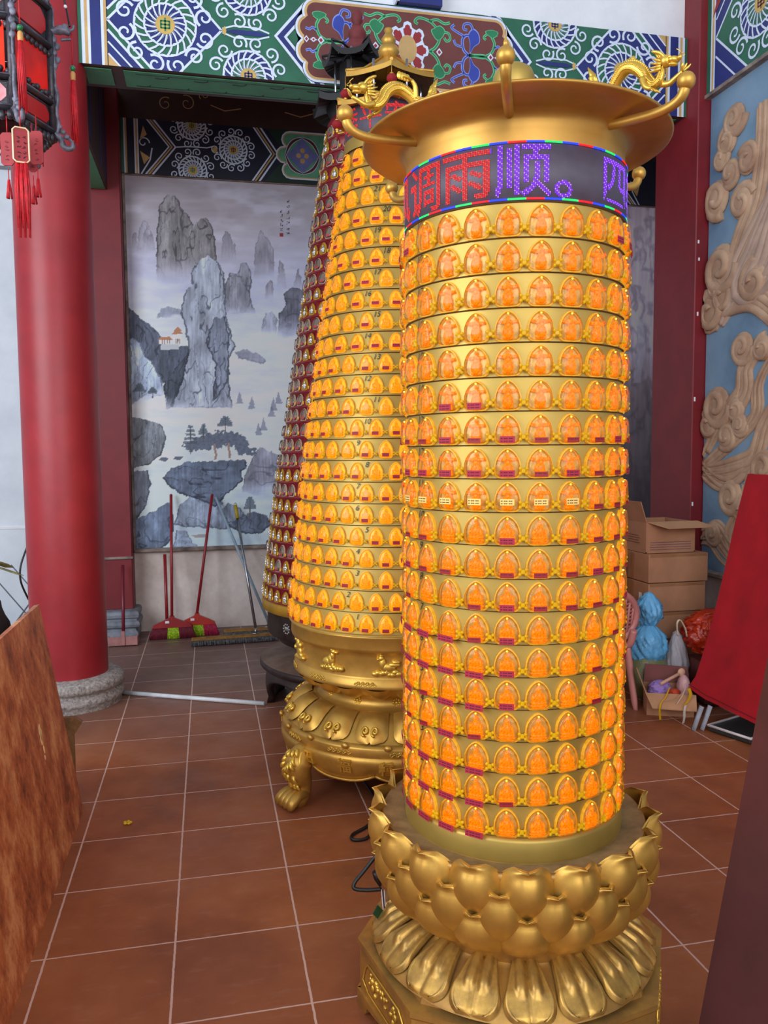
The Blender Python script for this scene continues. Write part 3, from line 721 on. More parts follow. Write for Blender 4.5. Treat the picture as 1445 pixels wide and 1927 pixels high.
def make_mural():
    xs = np.concatenate([np.arange(-.644, 1.28, .0062), np.arange(1.28, 3.7, .08), np.arange(3.7, 4.52, .0085)])
    zs = np.arange(.745, 3.99, .0062)
    X, Z = np.meshgrid(xs, zs)
    D = np.stack([X, np.full_like(X, 7.37), Z-CAM_H], -1); kx = D@CR; ky = D@CU; kz = D@CF
    px = IMG_W/2+FPX*kx/kz; py = IMG_H/2-FPX*ky/kz
    c = paint_mural(px, py)/255.0
    c = np.clip(c*np.array((1.20, 1.225, 1.27)), 0, .965)
    L = np.where(c <= .04045, c/12.92, ((c+.055)/1.055)**2.4)
    nz, nx = X.shape
    V = np.stack([X, np.full_like(X, 7.37), Z], -1).reshape(-1, 3)
    i = np.arange(nz*nx).reshape(nz, nx)
    F = np.stack([i[:-1, :-1], i[:-1, 1:], i[1:, 1:], i[1:, :-1]], -1).reshape(-1, 4)
    me = bpy.data.meshes.new('painting')
    me.vertices.add(len(V)); me.vertices.foreach_set('co', (V-np.array([1.9, 7.37, .74])).ravel())
    me.loops.add(F.size); me.loops.foreach_set('vertex_index', F.ravel().astype(np.int32))
    me.polygons.add(len(F)); me.polygons.foreach_set('loop_start', np.arange(0, F.size, 4).astype(np.int32))
    me.polygons.foreach_set('loop_total', np.full(len(F), 4, np.int32))
    me.update(); me.validate()
    at = me.color_attributes.new('pigment', 'FLOAT_COLOR', 'POINT')
    at.data.foreach_set('color', np.concatenate([L.reshape(-1, 3), np.ones((nz*nx, 1))], 1).ravel().astype(np.float32))
    k = NT('ink_wash_painting'); a = k.n('ShaderNodeAttribute', attribute_name='pigment'); k.l(a.outputs['Color'], k.b.inputs['Base Color'])
    k.b.inputs['Roughness'].default_value = .7
    me.materials.append(k.m)
    root = thing('landscape_mural', 'tall grey ink landscape mural with misty peaks on the back wall', 'painting', (1.9, 7.37, .74))
    o = bpy.data.objects.new('painting', me); COL.objects.link(o); o.parent = root; WL[o.name] = V3(1.9, 7.37, .74)
    b = MB()
    for (x, z, dx, dz) in ((1.93, .745, 5.14, .022), (1.93, 3.988, 5.14, .02)): b.box((x, 7.362, z), (dx, .03, dz), TRIMWOOD)
    b.box((-.648, 7.362, 2.365), (.02, .03, 3.26), TRIMWOOD); b.build('thin_frame', root)
    # calligraphy : two short columns of brush marks and a small red seal
    b = MB(); rnd = random.Random(3)
    for (x, y0, n, st) in ((542, 379, 7, 10.2), (529.5, 398, 5, 8.4)):
        for i in range(n):
            for j in range(5):
                a = atY(x+rnd.uniform(-2.4, 2.4), y0+i*st+rnd.uniform(-2.6, 2.6), 7.366)
                th = rnd.choice((0, 1.5, .7, 2.4)); l = rnd.uniform(.006, .012)
                dx, dz = math.cos(th)*l, math.sin(th)*l
                nx_, nz_ = -math.sin(th)*.0022, math.cos(th)*.0022
                b.add([(a[0]-dx, a[1], a[2]-dz), (a[0]+nx_, a[1], a[2]+nz_), (a[0]+dx, a[1], a[2]+dz), (a[0]-nx_, a[1], a[2]-nz_)], [(0, 1, 2, 3)], BLACK, False)
    b.build('inscription', root)
    b = MB(); q = atY(529.5, 442, 7.366); b.box(q, (.03, .002, .03), P['red']); b.build('seal_stamp', root)
make_mural()

# ------------------------------------------------------------------ cloud relief on the right wall
def cloud_relief():
    root = thing('cloud_relief', 'blue wall panel with swirling tan clouds in relief beside the red pillar', 'relief', (3.49, 3.4, .73))
    k = NT('blue_wall_paint')
    k.l(k.ramp(k.noise(1.3, 5, .6), [(.3, lin((84, 112, 142))), (.5, lin((118, 150, 176))), (.75, lin((140, 166, 190)))]), k.b.inputs['Base Color']); k.b.inputs['Roughness'].default_value = .7
    b = MB(); b.box((3.491, 3.14, 2.38), (.016, 4.0, 3.3), k.m); b.build('painted_panel', root)
    CL = mat('tan_cloud_plaster', (190, 160, 132), .8, 0, .2, 5, .1, rgb2=(160, 124, 100)); CL2 = mat('pink_cloud_plaster', (200, 170, 152), .8, 0, .15, 4, .1)
    XW = 3.484
    def q(x, y): a = atX(x, y, XW); return a
    def band(pts, r, m=CL, depth=.5, strands=4):
        w = sm([q(*p) for p in pts], 6); n = len(w); r = r*1.12
        env = [r*(.40+.60*math.sin(PI*min(1, max(.10, i/(n-1))))) for i in range(n)]
        for k in range(strands):
            off = -1+2*(k+.5)/strands; line = []; rs = []
            for i in range(n):
                d = np.array(w[min(i+1, n-1)])-np.array(w[max(i-1, 0)]); d /= np.linalg.norm(d)+1e-9; sd = np.array([0, -d[2], d[1]])
                line.append(np.array(w[i])+sd*env[i]*off*.86+np.array([-.006*(k % 2), 0, 0])); rs.append(env[i]/strands*1.35)
            b.tube(line, rs, m, 9, True, .62, up=(1, 0, 0))
    def curl(x, y, rad, turn=1.4, a0=0., hand=1, m=CL):
        rad *= 1.25
        c = q(x, y); s = abs(q(x+10, y)[1]-c[1])/10
        pts = []; N = 22
        for i in range(N):
            t = i/(N-1); a = a0+hand*turn*2*PI*t; rr = rad*s*(1-.82*t)
            pts.append((XW-.004-.028*t, c[1]-rr*math.cos(a), c[2]+rr*math.sin(a)))
        b.tube(pts, [rad*s*.30*(1-.35*i/(N-1)) for i in range(N)], m, 8, True, .7, up=(1, 0, 0))
        b.ball((XW-.008, c[1], c[2]), (.028, rad*s*.95, rad*s*.95), m, 18, 8)
    groups = [
     ([(1440, 190), (1436, 290), (1425, 370), (1400, 440), (1380, 500), (1345, 560), (1330, 600)], .085, [(1385, 225, 16), (1372, 265, 14), (1410, 300, 16), (1378, 325, 14), (1352, 375, 18), (1400, 380, 18), (1360, 300, 12)]),
     ([(1460, 360), (1430, 430), (1400, 500), (1375, 560), (1355, 610)], .11, [(1360, 505, 24), (1422, 530, 22), (1338, 590, 20), (1350, 545, 14)]),
     ([(1325, 610), (1370, 575), (1420, 560), (1470, 600), (1480, 640)], .09, [(1400, 655, 17), (1438, 655, 14), (1360, 560, 16)]),
     ([(1445, 640), (1405, 690), (1400, 740), (1360, 790), (1330, 850)], .08, [(1352, 765, 20), (1388, 770, 13), (1335, 800, 14), (1370, 820, 14)]),
     ([(1460, 660), (1430, 720), (1425, 780), (1380, 830), (1335, 870), (1322, 880)], .05, [(1395, 800, 12)]),
     ([(1470, 740), (1440, 800), (1420, 860), (1370, 880), (1325, 885)], .07, [(1440, 880, 20), (1425, 905, 14)]),
     ([(1322, 872), (1345, 895), (1372, 905), (1410, 880), (1450, 870)], .06, [(1378, 935, 18), (1400, 960, 14)]),
     ([(1410, 900), (1400, 950), (1375, 1000), (1380, 1030), (1420, 1020)], .05, []),
     ([(1322, 1000), (1350, 990), (1372, 1020), (1400, 1050), (1440, 1040)], .055, [(1345, 1003, 12)]),
     ([(1322, 1010), (1345, 1012), (1365, 1040), (1400, 1075)], .035, [])]
    for gi, (pts, r, curls) in enumerate(groups):
        b = MB(); band(pts, r, CL2 if gi in (1,) else CL, .42)
        off = [(x-9, y+12) for x, y in pts]; band(off, r*.45, CL, .6, 2)
        for j, (x, y, rad) in enumerate(curls): curl(x, y, rad, 1.3, j*1.3, 1 if j % 2 else -1)
        b.v = [(min(x, 3.4985), min(y, 5.14), z) for x, y, z in b.v]; b.build('cloud', root)
    b = MB(); band([(1470, 330), (1440, 430), (1425, 480), (1400, 540), (1445, 520), (1475, 440)], .12, CL2, .25); b.v = [(min(x, 3.4985), y, z) for x, y, z in b.v]; b.build('cloud', root)
cloud_relief()
# ------------------------------------------------------------------ lamp niches shared by the towers
AMBER_RIM = glow('lit_amber_rim', (250, 186, 50), (236, 160, 24), .50, 90)
AMBER_FIG = glow('lit_amber_figure', (255, 138, 4), (240, 88, 0), 1.0, 260)
AMBER_FIG2 = glow('lit_amber_figure_bright', (255, 156, 12), (246, 116, 0), 1.0, 160)
LED_DOT = glow('yellow_led', (255, 226, 110), (255, 200, 60), 2.2, 20)
CLIP_Y = glow('glowing_clip_plastic', (236, 184, 10), (214, 156, 4), .42, 40)  # plain plastic clips given a glow of their own to brighten them
PLATE = mat('silvered_gold_plate', (186, 156, 88), .42, .30, .28, 60, .06, emit=(255, 164, 16), emit_s=.20)
PLATE2 = mat('amber_lit_plate', (236, 170, 40), .5, .1, .2, 60, .06, emit=(255, 166, 10), emit_s=.72)
CLEAR = clear('clear_plastic_cover', (255, 250, 236), 1.34, .10)
SLIP_P = mat('plum_paper_slip', (170, 28, 56), .7, 0, .06, 30)
SLIP_R = mat('red_paper_slip', (150, 20, 30), .6, 0, .06, 30)
SLIP_Y = mat('yellow_paper_slip', (240, 200, 110), .7, 0, .05, 30)
INK = mat('ink_on_paper', (60, 14, 30), .8)
PALE_FRAME = mat('pale_plastic_frame', (204, 186, 160), .4, .2, .05, 20)
SILVER = mat('silver_figure', (222, 222, 222), .25, .85, .1, 60)
GREYPLATE = mat('grey_backed_plate', (146, 128, 112), .35, .3, .1, 40)
YELPLATE = mat('yellow_backed_plate', (196, 152, 40), .3, .5, .1, 40)
PINKSLIP = mat('pink_faded_slip', (206, 74, 88), .7, 0, .1, 30)
GOLDRIM = mat('gold_plastic_rim', (214, 170, 70), .3, .6, .1, 30)

EGG = [(0, -.5), (.20, -.5), (.34, -.485), (.435, -.42), (.475, -.30), (.485, -.16), (.46, .02), (.40, .18), (.31, .31), (.20, .415), (.09, .48), (0, .5)]
EGG = EGG+[(-x, z) for x, z in EGG[-2:0:-1]]
EGG_LO = [EGG[i] for i in (0, 2, 4, 5, 7, 9, 11, 13, 15, 17, 18, 20)]
def ring(loop, w, h, k, y): return [(x*w*k, -y, z*h*k) for x, z in loop]
def niche_body(w, h, rim, plate, loop=EGG):
    b = MB(); n = len(loop)
    R_ = [ring(loop, w, h, 1.0, -.002), ring(loop, w, h, 1.0, .006), ring(loop, w, h, .93, .0066), ring(loop, w, h, .90, .0026)]
    b.grid(R_, rim, cv=True, smooth=False)
    b.add(R_[3], [tuple(range(n))], plate, False)
    return b
def niche_cover(w, h, m=None, loop=EGG, d=.013):
    b = MB(); n = len(loop)
    R_ = [ring(loop, w, h, .93, .0066), ring(loop, w, h, .90, .0066+d*.62), ring(loop, w, h, .78, .0066+d*.85), ring(loop, w, h, .45, .0066+d*.97)]
    b.grid(R_, m or CLEAR, cv=True); b.add(R_[3], [tuple(range(n))], m or CLEAR, True)
    return b
def figure_seated(h, m, lo=False):
    b = MB(); n1, n2 = (6, 4) if lo else (9, 6)
    for c, r in (((0, .07, -.34), (.30, .10, .065)), ((0, .075, -.24), (.28, .12, .085)), ((0, .075, -.05), (.17, .10, .20)),
                 ((-.17, .075, -.09), (.075, .09, .15)), ((.17, .075, -.09), (.075, .09, .15)), ((0, .075, .20), (.09, .085, .11))):
        b.ball((c[0]*h, -c[1]*h-.002, c[2]*h), (r[0]*h, r[1]*h, r[2]*h), m, n1, n2)
    if not lo: b.ball((0, -.075*h-.002, .315*h), (.035*h,)*3, m, 6, 4); b.box((0, -.06*h, -.41*h), (.42*h, .09*h, .05*h), m)
    return b
def figure_canopy(h, m, lo=False):
    b = MB(); n1, n2 = (6, 4) if lo else (9, 6)
    for c, r in (((0, .07, -.20), (.185, .11, .24)), ((-.19, .065, .13), (.15, .08, .055)), ((.19, .065, .13), (.15, .08, .055)), ((0, .08, .12), (.19, .10, .09)), ((0, .075, .02), (.12, .1, .12))):
        b.ball((c[0]*h, -c[1]*h-.002, c[2]*h), (r[0]*h, r[1]*h, r[2]*h), m, n1, n2)
    if not lo:
        b.ball((0, -.07*h-.002, .27*h), (.07*h, .06*h, .07*h), m, 7, 5); b.box((0, -.07*h, -.36*h), (.34*h, .12*h, .12*h), m, bev=.002)
        for sx in (-1, 1): b.ball((sx*.3*h, -.06*h, .17*h), (.04*h, .04*h, .05*h), m, 6, 4)
    return b
def led_bead(h): return MB().ball((0, -.010, .40*h), .0026, LED_DOT, 7, 5)
def slip(h, m, w=.033, sh=.0145, z=-.36, lines=2, y=.0205, tilt=0.):
    b = MB(); R_ = Matrix.Rotation(tilt, 3, 'Y')
    b.box((0, -y, z*h), (w, .0006, sh), m, R=R_)
    for i in range(lines):
        for k in range(5):
            c = R_ @ Vector((-w*.38+k*w*.17+.001*(k % 2), -.0005, sh*(.18-.4*i)))
            b.box((c[0], -y+c[1], z*h+c[2]), (w*.12, .0002, sh*.13), INK, R=R_)
    return b
def clip_piece(sp, h, m=None, s=1.):
    b = MB(); m = m or CLIP_Y; x = sp/2; z = -.25*h
    b.box((x, -.010, z), (.011*s, .008, .011*s), m, bev=.002)
    for dx in (-1, 1):
        for dz in (-1, 1): b.ball((x+dx*.0078*s, -.012, z+dz*.006*s), (.0046*s, .005, .0046*s), m, 7, 4)
    return b
def frame_at(cx, cy, a, R, z, beta=0.):
    """matrix that stands a niche (facing -Y) on a cone: angle a, radius R, height z, slope beta"""
    n = Vector((math.cos(a), math.sin(a), 0)); t = Vector((-math.sin(a), math.cos(a), 0)); Z = Vector((0, 0, 1))
    up = Z*math.cos(beta)-n*math.sin(beta); out = n*math.cos(beta)+Z*math.sin(beta)
    M = Matrix.Identity(4)
    for i in range(3): M[i][0], M[i][1], M[i][2] = t[i], -out[i], up[i]
    M[0][3], M[1][3], M[2][3] = cx+R*math.cos(a), cy+R*math.sin(a), z
    return M
def place(proto, parent, M):
    """copy of a part with copies of its sub-parts, set at M (parent has no rotation)"""
    o = proto.copy(); COL.objects.link(o); o.parent = parent
    L = WL[parent.name]; M2 = M.copy()
    for i in range(3): M2[i][3] -= L[i]
    o.matrix_local = M2; WL[o.name] = V3(M[0][3], M[1][3], M[2][3]); return o
def subcopy(proto, parent):
    o = proto.copy(); COL.objects.link(o); o.parent = parent; return o
def proto_obj(name, mb):
    o = mb.build(name, org=(0, 0, 0)); COL.objects.unlink(o); return o
def merged(name, items, parent):
    """many niches as one stuff part: items = [(MB, M)]"""
    big = MB(); vs = []; off = 0
    for mb, M in items:
        A = np.array(mb.v); Mn = np.array(M); B = A@Mn[:3, :3].T+Mn[:3, 3]
        vs.append(B); big.f.extend([tuple(i+off for i in f) for f in mb.f]); big.m.extend(mb.m); big.s.extend(mb.s); off += len(A)
    big.v = np.concatenate(vs)
    o = big.build(name, parent); o['kind'] = 'stuff'; return o
def rank(items, keep):
    def score(it):
        M = it['M']; p = V3(M[0][3], M[1][3], M[2][3]); n = V3(-M[0][1], -M[1][1], -M[2][1]); d = V3(0, 0, CAM_H)-p; L = np.linalg.norm(d)
        if it.get('hidden'): return -1
        return max(0, n.dot(d)/L)/L**2*(1+.0)
    return sorted(items, key=score, reverse=True)[:keep]
def wrap(mb, vs, fs, m, cx, cy, a0, z0, R, smooth=False):
    """bend flat text round a vertical axis; R is a number or a function of z"""
    out = []
    for x, y, e in vs:
        r = R(z0+y) if callable(R) else R
        a = a0+x/r; out.append((cx+(r+e)*math.cos(a), cy+(r+e)*math.sin(a), z0+y))
    mb.add(out, fs, m, smooth)
def glyph_dots(ch, N=32):
    vs, fs = text_mesh(ch, 1.0, offset=.012)
    if not fs: return []
    A = np.array(vs)[:, :2]; lo, hi = A.min(0), A.max(0); c = (lo+hi)/2; sc = 0.98
    if ch == '。': c = np.array([(lo[0]+hi[0])/2+.30, (lo[1]+hi[1])/2+.32])
    g = (np.arange(N)+.5)/N-.5; X, Y = np.meshgrid(g, g); X = X*sc+c[0]; Y = Y*sc+c[1]
    hit = np.zeros(X.shape, bool)
    for f in fs: hit |= inside(X, Y, [tuple(A[i]) for i in f])
    return [(int(i), int(j)) for j, i in zip(*np.nonzero(hit))]
def glow_flat(name, rgb, s):
    if name in MATS: return MATS[name]
    k = NT(name); k.b.inputs['Base Color'].default_value = (.02, .015, .02, 1); k.b.inputs['Specular IOR Level'].default_value = .1; k.b.inputs['Emission Color'].default_value = (*lin(rgb), 1); k.b.inputs['Emission Strength'].default_value = s
    MATS[name] = k.m; return k.m
LED_R = glow_flat('red_led', (240, 10, 18), 1.5); LED_RY = glow_flat('warm_red_led', (255, 72, 24), 1.5)
LED_V = glow_flat('violet_led', (112, 30, 250), 2.0); LED_VW = glow_flat('pale_violet_led', (190, 120, 255), 1.6)
LED_G = glow_flat('green_led', (20, 235, 110), 1.4); LED_B = glow_flat('blue_led', (20, 60, 255), 1.7); LED_C = glow_flat('cyan_led', (60, 200, 255), 1.2)
LED_OFF = mat('led_screen_grey', (78, 70, 84), .5, 0, .08, 30)
def dot_on(mb, cx, cy, a, z, R, s, m):
    n = V3(math.cos(a), math.sin(a), 0); t = V3(-math.sin(a), math.cos(a), 0); p = V3(cx, cy, z)+n*(R+.0016); u = V3(0, 0, 1)
    q = [p+t*(s*math.cos(k*PI/3))+u*(s*math.sin(k*PI/3)) for k in range(6)]
    mb.add(q, [tuple(range(6))], m, False)

def dragon(P0, d, s, m):
    """small cast dragon: P0 = under the tail, d = horizontal heading, s = length"""
    b = MB(); d = V3(d[0], d[1], 0); d /= np.linalg.norm(d); sd = V3(-d[1], d[0], 0); P0 = np.array(P0, float)
    def p(u, w, v=0.): return P0+d*(u*s)+V3(0, 0, 1)*((w*.70-.20*u)*s)+sd*(v*s)
    path = sm([p(.02, .02), p(.06, -.13, .01), p(.14, -.20, .02), p(.24, -.17, .02), p(.32, -.05, .0), p(.40, .04, -.02), p(.49, .05, -.02), p(.57, -.02, 0), p(.62, -.13, .02), p(.68, -.20, .02), p(.75, -.18, .0), p(.78, -.08, 0), p(.79, .02, 0)], 6)
    n = len(path); rs = [s*(.018+.040*math.sin(PI*min(1, .12+.88*i/n))) for i in range(n)]
    b.tube(path, rs, m, 10)
    for i in range(3, n-2, 1):     # dorsal spines and scale rows
        up = np.array(path[i])-np.array(path[i-1]); up = np.cross(sd, up); up = -up/np.linalg.norm(up)
        if up[2] < 0 and i > 4: up = up
        b.ball(np.array(path[i])+up*rs[i]*1.05, (s*.014, s*.014, s*.016), m, 5, 3)
        for sv in (-1, 1):
            for w in (.35, -.4): b.ball(np.array(path[i])+sd*sv*rs[i]*.92+up*rs[i]*w, s*.012, m, 5, 3)
    # head: skull, snout, lower jaw, horns, mane, whiskers
    b.ball(p(.83, .07), (s*.065, s*.05, s*.055), m, 10, 7); b.ball(p(.905, .075), (s*.06, s*.035, s*.032), m, 9, 6); b.ball(p(.955, .092), (s*.022, s*.03, s*.022), m, 7, 5)
    b.ball(p(.895, .018), (s*.055, s*.026, s*.018), m, 8, 5)
    for sv in (-1, 1):
        b.tube(sm([p(.83, .10, .025*sv), p(.78, .17, .04*sv), p(.70, .20, .05*sv)]), [s*.014]*6+[s*.006], m, 6)
        b.ball(p(.872, .105, .03*sv), s*.017, m, 6, 4)
        b.tube(sm([p(.95, .10, .02*sv), p(.985, .14, .04*sv), p(.95, .18, .05*sv)]), s*.004, m, 5)
        for k in range(4): b.tube([p(.79, .06-.03*k, .03*sv), p(.71-.02*k, .10-.06*k, .06*sv)], [s*.02, s*.003], m, 6)
    for k in range(3): b.tube([p(.80-.02*k, .11, 0), p(.75-.03*k, .20+.02*k, 0)], [s*.018, s*.004], m, 6)
    # legs with splayed claws
    def leg(pts, toe):
        b.tube(sm([p(*q) for q in pts], 4), [s*(.034-.016*i/(4*(len(pts)-1))) for i in range(4*(len(pts)-1)+1)], m, 8)
        e = pts[-1]
        for k in (-1, 0, 1):
            b.tube(sm([p(*e), p(e[0]+toe[0]*.6+k*.012, e[1]+toe[1]*.6+abs(k)*.0, e[2]+k*.03), p(e[0]+toe[0]+k*.02, e[1]+toe[1], e[2]+k*.035)], 3), [s*.013]*4+[s*.009, s*.007, s*.003], m, 6)
    leg([(.72, -.18, .03), (.82, -.20, .05), (.90, -.13, .05), (.965, -.07, .04)], (.045, .10))
    leg([(.60, -.12, -.03), (.64, -.24, -.05), (.70, -.28, -.05)], (.06, -.05))
    leg([(.26, -.14, .04), (.27, .02, .06), (.31, .12, .06)], (.10, .05))
    for k in range(4): b.ball(p(.36+.03*k, .15+.015*k, .06), (s*.03, s*.012, s*.04), m, 7, 5)
    for k in range(6):             # tail fan
        b.tube([p(.03+.01*k, -.02-.01*k), p(-.02+.016*k, .16-.02*k)], [s*.022, s*.006], m, 6)
    return b

# ------------------------------------------------------------------ front gold tower
AX, AY = .825, 2.096
A_CAM = math.atan2(-AY, -AX)
def front_tower():
    root = thing('lamp_tower', 'nearest gold cylinder tower of glowing buddha niches under a scrolling character screen', 'tower', (AX, AY, 0), 'lamp towers')
    C0 = (AX, AY, 0)
    # octagonal plinth
    th = math.radians(169.5); b = MB()
    def octa(r, z): return [(AX+r*math.cos(th+k*PI/4), AY+r*math.sin(th+k*PI/4), z) for k in range(8)]
    rows = [octa(.447, .0), octa(.447, .022), octa(.438, .05), octa(.438, .178), octa(.444, .186), octa(.444, .200), octa(.402, .200), octa(.398, .214)]
    b.grid(rows[2:], GOLD_DULL, cv=True, smooth=False); b.add(rows[-1], [tuple(range(8))], DUST, False)
    b.grid([octa(.425, .0), octa(.42, .05)], SEAM, cv=True, smooth=False)
    for k in range(8):   # scalloped feet at the corners and relief panels on the sides
        p0 = V3(*octa(.447, 0)[k]); p1 = V3(*octa(.447, 0)[(k+1) % 8]); e = (p1-p0)/np.linalg.norm(p1-p0); L = np.linalg.norm(p1-p0); nn = V3(e[1], -e[0], 0)
        if nn.dot(p0-V3(AX, AY, 0)) < 0: nn = -nn
        prof = [(0, 0), (.05, 0), (.062, .012), (.07, .03), (L/2, .044), (L-.07, .03), (L-.062, .012), (L-.05, 0), (L, 0), (L, .052), (0, .052)]
        b.prism(prof, p0-nn*.016, e, (0, 0, 1), nn, .016, GOLD_DULL)
        c = (p0+p1)/2+nn*(-.008)+V3(0, 0, .113)
        def pp(u, w, dd=.003): return c+e*u+V3(0, 0, w)+nn*dd
        fr = [pp(u, w) for u, w in ((-.14, -.02), (-.12, .025), (-.10, .045), (.10, .045), (.12, .025), (.14, -.02), (.10, -.04), (-.10, -.04))]
        b.tube(fr, .0028, GOLD_BRIGHT, 6, closed=True)
        rr = random.Random(k)
        for j in range(26): b.ball(pp(rr.uniform(-.085, .085), rr.uniform(-.026, .03), .002), (rr.uniform(.004, .010), rr.uniform(.004, .010), rr.uniform(.004, .011)), GOLD_BRIGHT, 6, 4)
    b.build('octagonal_plinth', root)
    # downturned petal skirt
    sk = MB().lathe([(.398, .212), (.392, .222), (.36, .246), (.32, .266), (.285, .281), (.262, .287), (.262, .30)], GOLD_DULL, C0, 96).build('petal_skirt', root)
    b = MB(); NP = 17
    def surf(r, tt, dh):  # along the skirt: r radius -> z
        z = np.interp(r, [.262, .285, .32, .36, .392, .41], [.291, .284, .270, .250, .224, .208])+dh
        return z
    G = []; nu, nv = 26, 33
    for i in range(nu):
        s_ = i/(nu-1); row = []
        W = (.66+.34*s_/.70) if s_ < .70 else math.sqrt(max(0, 1-((s_-.70)/.30)**2.6))
        for j in range(nv):
            t = -1+2*j/(nv-1); tw = t*W
            notch = .055*max(0, 1-abs(tw)*4)*max(0, (s_-.80)/.20)
            r = .262+(.408-.262)*(s_-notch); ang = (PI/NP)*.96*tw
            edge = max(0, 1-abs(t))**.5 if W > .05 else 0
            body = .017*min(1, 2.2*edge)*math.sin(PI*(.16+.62*s_))*(1-.25*math.exp(-(tw/.10)**2))
            rim_ = .006*math.exp(-((abs(t)-.90)/.06)**2)
            k = (abs(tw)-.30)/.25; lobe = .013*math.sqrt(max(0, 1-k*k)) if s_ < .60 else .013*math.sqrt(max(0, 1-k*k-((s_-.60)/.11)**2))
            row.append((r*math.cos(ang), r*math.sin(ang), surf(r, t, .003+body+rim_+lobe)))
        G.append(row)
    b.grid(G, mat('dusty_petal_gold', (196, 154, 76), .42, .66, .3, 24, .05, rgb2=(150, 116, 62))); pet = proto_obj('skirt_petal', b)
    for k in range(NP):
        a = A_CAM+(k+.35)*2*PI/NP; M = Matrix.Translation((AX, AY, 0)) @ Matrix.Rotation(a, 4, 'Z'); place(pet, sk, M)
    # lotus bowl and three tiers of petals
    bowl = MB().lathe([(.262, .282), (.272, .290), (.300, .335), (.325, .39), (.345, .46), (.362, .53), (.370, .560), (.370, .572), (.364, .577), (.31, .567), (.30, .57)], GOLD_DULL, C0, 96)
    bowl.lathe([(.366, .5785), (.30, .5690)], DUST, C0, 96)
    bw = bowl.build('lotus_bowl', root)
    def petal(r0, z0, r1, z1, hw, tip):
        b = MB(); nu, nv = 20, 17; outer, inner = [], []
        for i in range(nu):
            s_ = (i/(nu-1)); ro, ri = [], []
            W = .86+.14*math.sin(PI/2*min(1, s_/.36)) if s_ < .36 else math.sqrt(max(0, 1-((s_-.36)/.64)**2.15))
            for j in range(nv):
                t = -1+2*j/(nv-1)
                notch = .050*max(0, 1-abs(t*W)*3.2)**1.3*max(0, (s_-.75)/.25)
                sv = s_-notch
                z = z0+(z1-z0)*sv; r = r0+(r1-r0)*sv**.8
                tw = t*W
                bul = .058*(1-min(1, tw*tw/(W*W*.98+.02)))**.8*math.sin(PI*(.10+.84*sv))**.85
                crease = .006*max(0, 1-abs(tw)*5)*max(0, (sv-.55)/.45)
                rad = math.sqrt((s_-.36)**2/.4096*(1 if s_ > .36 else 0)+tw*tw); flare = tip*max(0, (rad-.80)/.20)**1.6*(1 if s_ > .42 else 0)*(.35+.65*max(0, 1-abs(tw)*1.3))
                r_o = r+bul-crease+flare-.012*abs(t)**4; ang = hw*tw/r_o
                ro.append((r_o*math.cos(ang), r_o*math.sin(ang), z))
                th_ = .010*(1-s_**3)+.003
                ri.append(((r_o-th_)*math.cos(ang), (r_o-th_)*math.sin(ang), z+.0015))
            outer.append(ro); inner.append(ri)
        b.grid(outer+inner[::-1], GOLD, cu=True); return b
    tiers = [(.292, .335, .362, .480, .0830, .030, .30, 18), (.308, .376, .372, .545, .0825, .028, .80, 18), (.325, .448, .374, .608, .0810, .024, .30, 18)]
    for (r0, z0, r1, z1, hw, tip, ph, N) in tiers:
        pr_ = proto_obj('lotus_petal', petal(r0, z0, r1, z1, hw, tip))
        for k in range(N):
            a = A_CAM+(k+ph)*2*PI/N; place(pr_, bw, Matrix.Translation((AX, AY, 0)) @ Matrix.Rotation(a, 4, 'Z'))
    # drum: foot ring, nineteen shingled row plates
    R0 = .288; zb, zt = .631, 2.182; NR = 19; ph = (zt-zb)/NR
    MB().lathe([(.30, .565), (.303, .575), (.303, .622), (.299, .631), (.285, .632)], GOLD_SHEET, C0, 96).build('foot_ring', root)
    d = MB(); d.lathe([(R0-.004, zb-.004), (R0-.004, zt+.15)], GOLD_SHEET, C0, 96)
    for i in range(NR):
        z0 = zb+i*ph
        d.lathe([(R0+.0035, z0+.002), (R0+.0005, z0+ph-.0005)], GOLD_SHEET, C0, 96)
        d.lathe([(R0-.003, z0+ph-.0035), (R0+.0008, z0+ph-.0005), (R0+.0044, z0+ph+.0002), (R0+.0044, z0+ph+.0024)], SEAM, C0, 96)
    d.build('drum', root)
    # niches
    N = 24; w, h = .0665, .0735; sp = 2*PI*.292/N
    rnd = random.Random(11); items = []
    figs = {}
    body = niche_body(w, h, AMBER_RIM, PLATE); cover = niche_cover(w*.985, h*.985)
    fs_, fc_ = figure_seated(h, AMBER_FIG), figure_canopy(h, AMBER_FIG); led = led_bead(h); clip = clip_piece(sp, h, s=1.0)
    slips = {'plum': slip(h, SLIP_P, .036, .0165, -.34), 'plum_wide': slip(h, SLIP_P, .047, .0165, -.45, 2, .0215, .05), 'red': slip(h, SLIP_R, .033, .0125, -.36, 1), 'red_tilt': slip(h, SLIP_R, .034, .0125, -.37, 1, .0205, -.07), 'yellow': slip(h, SLIP_Y, .034, .0155, -.16, 2)}
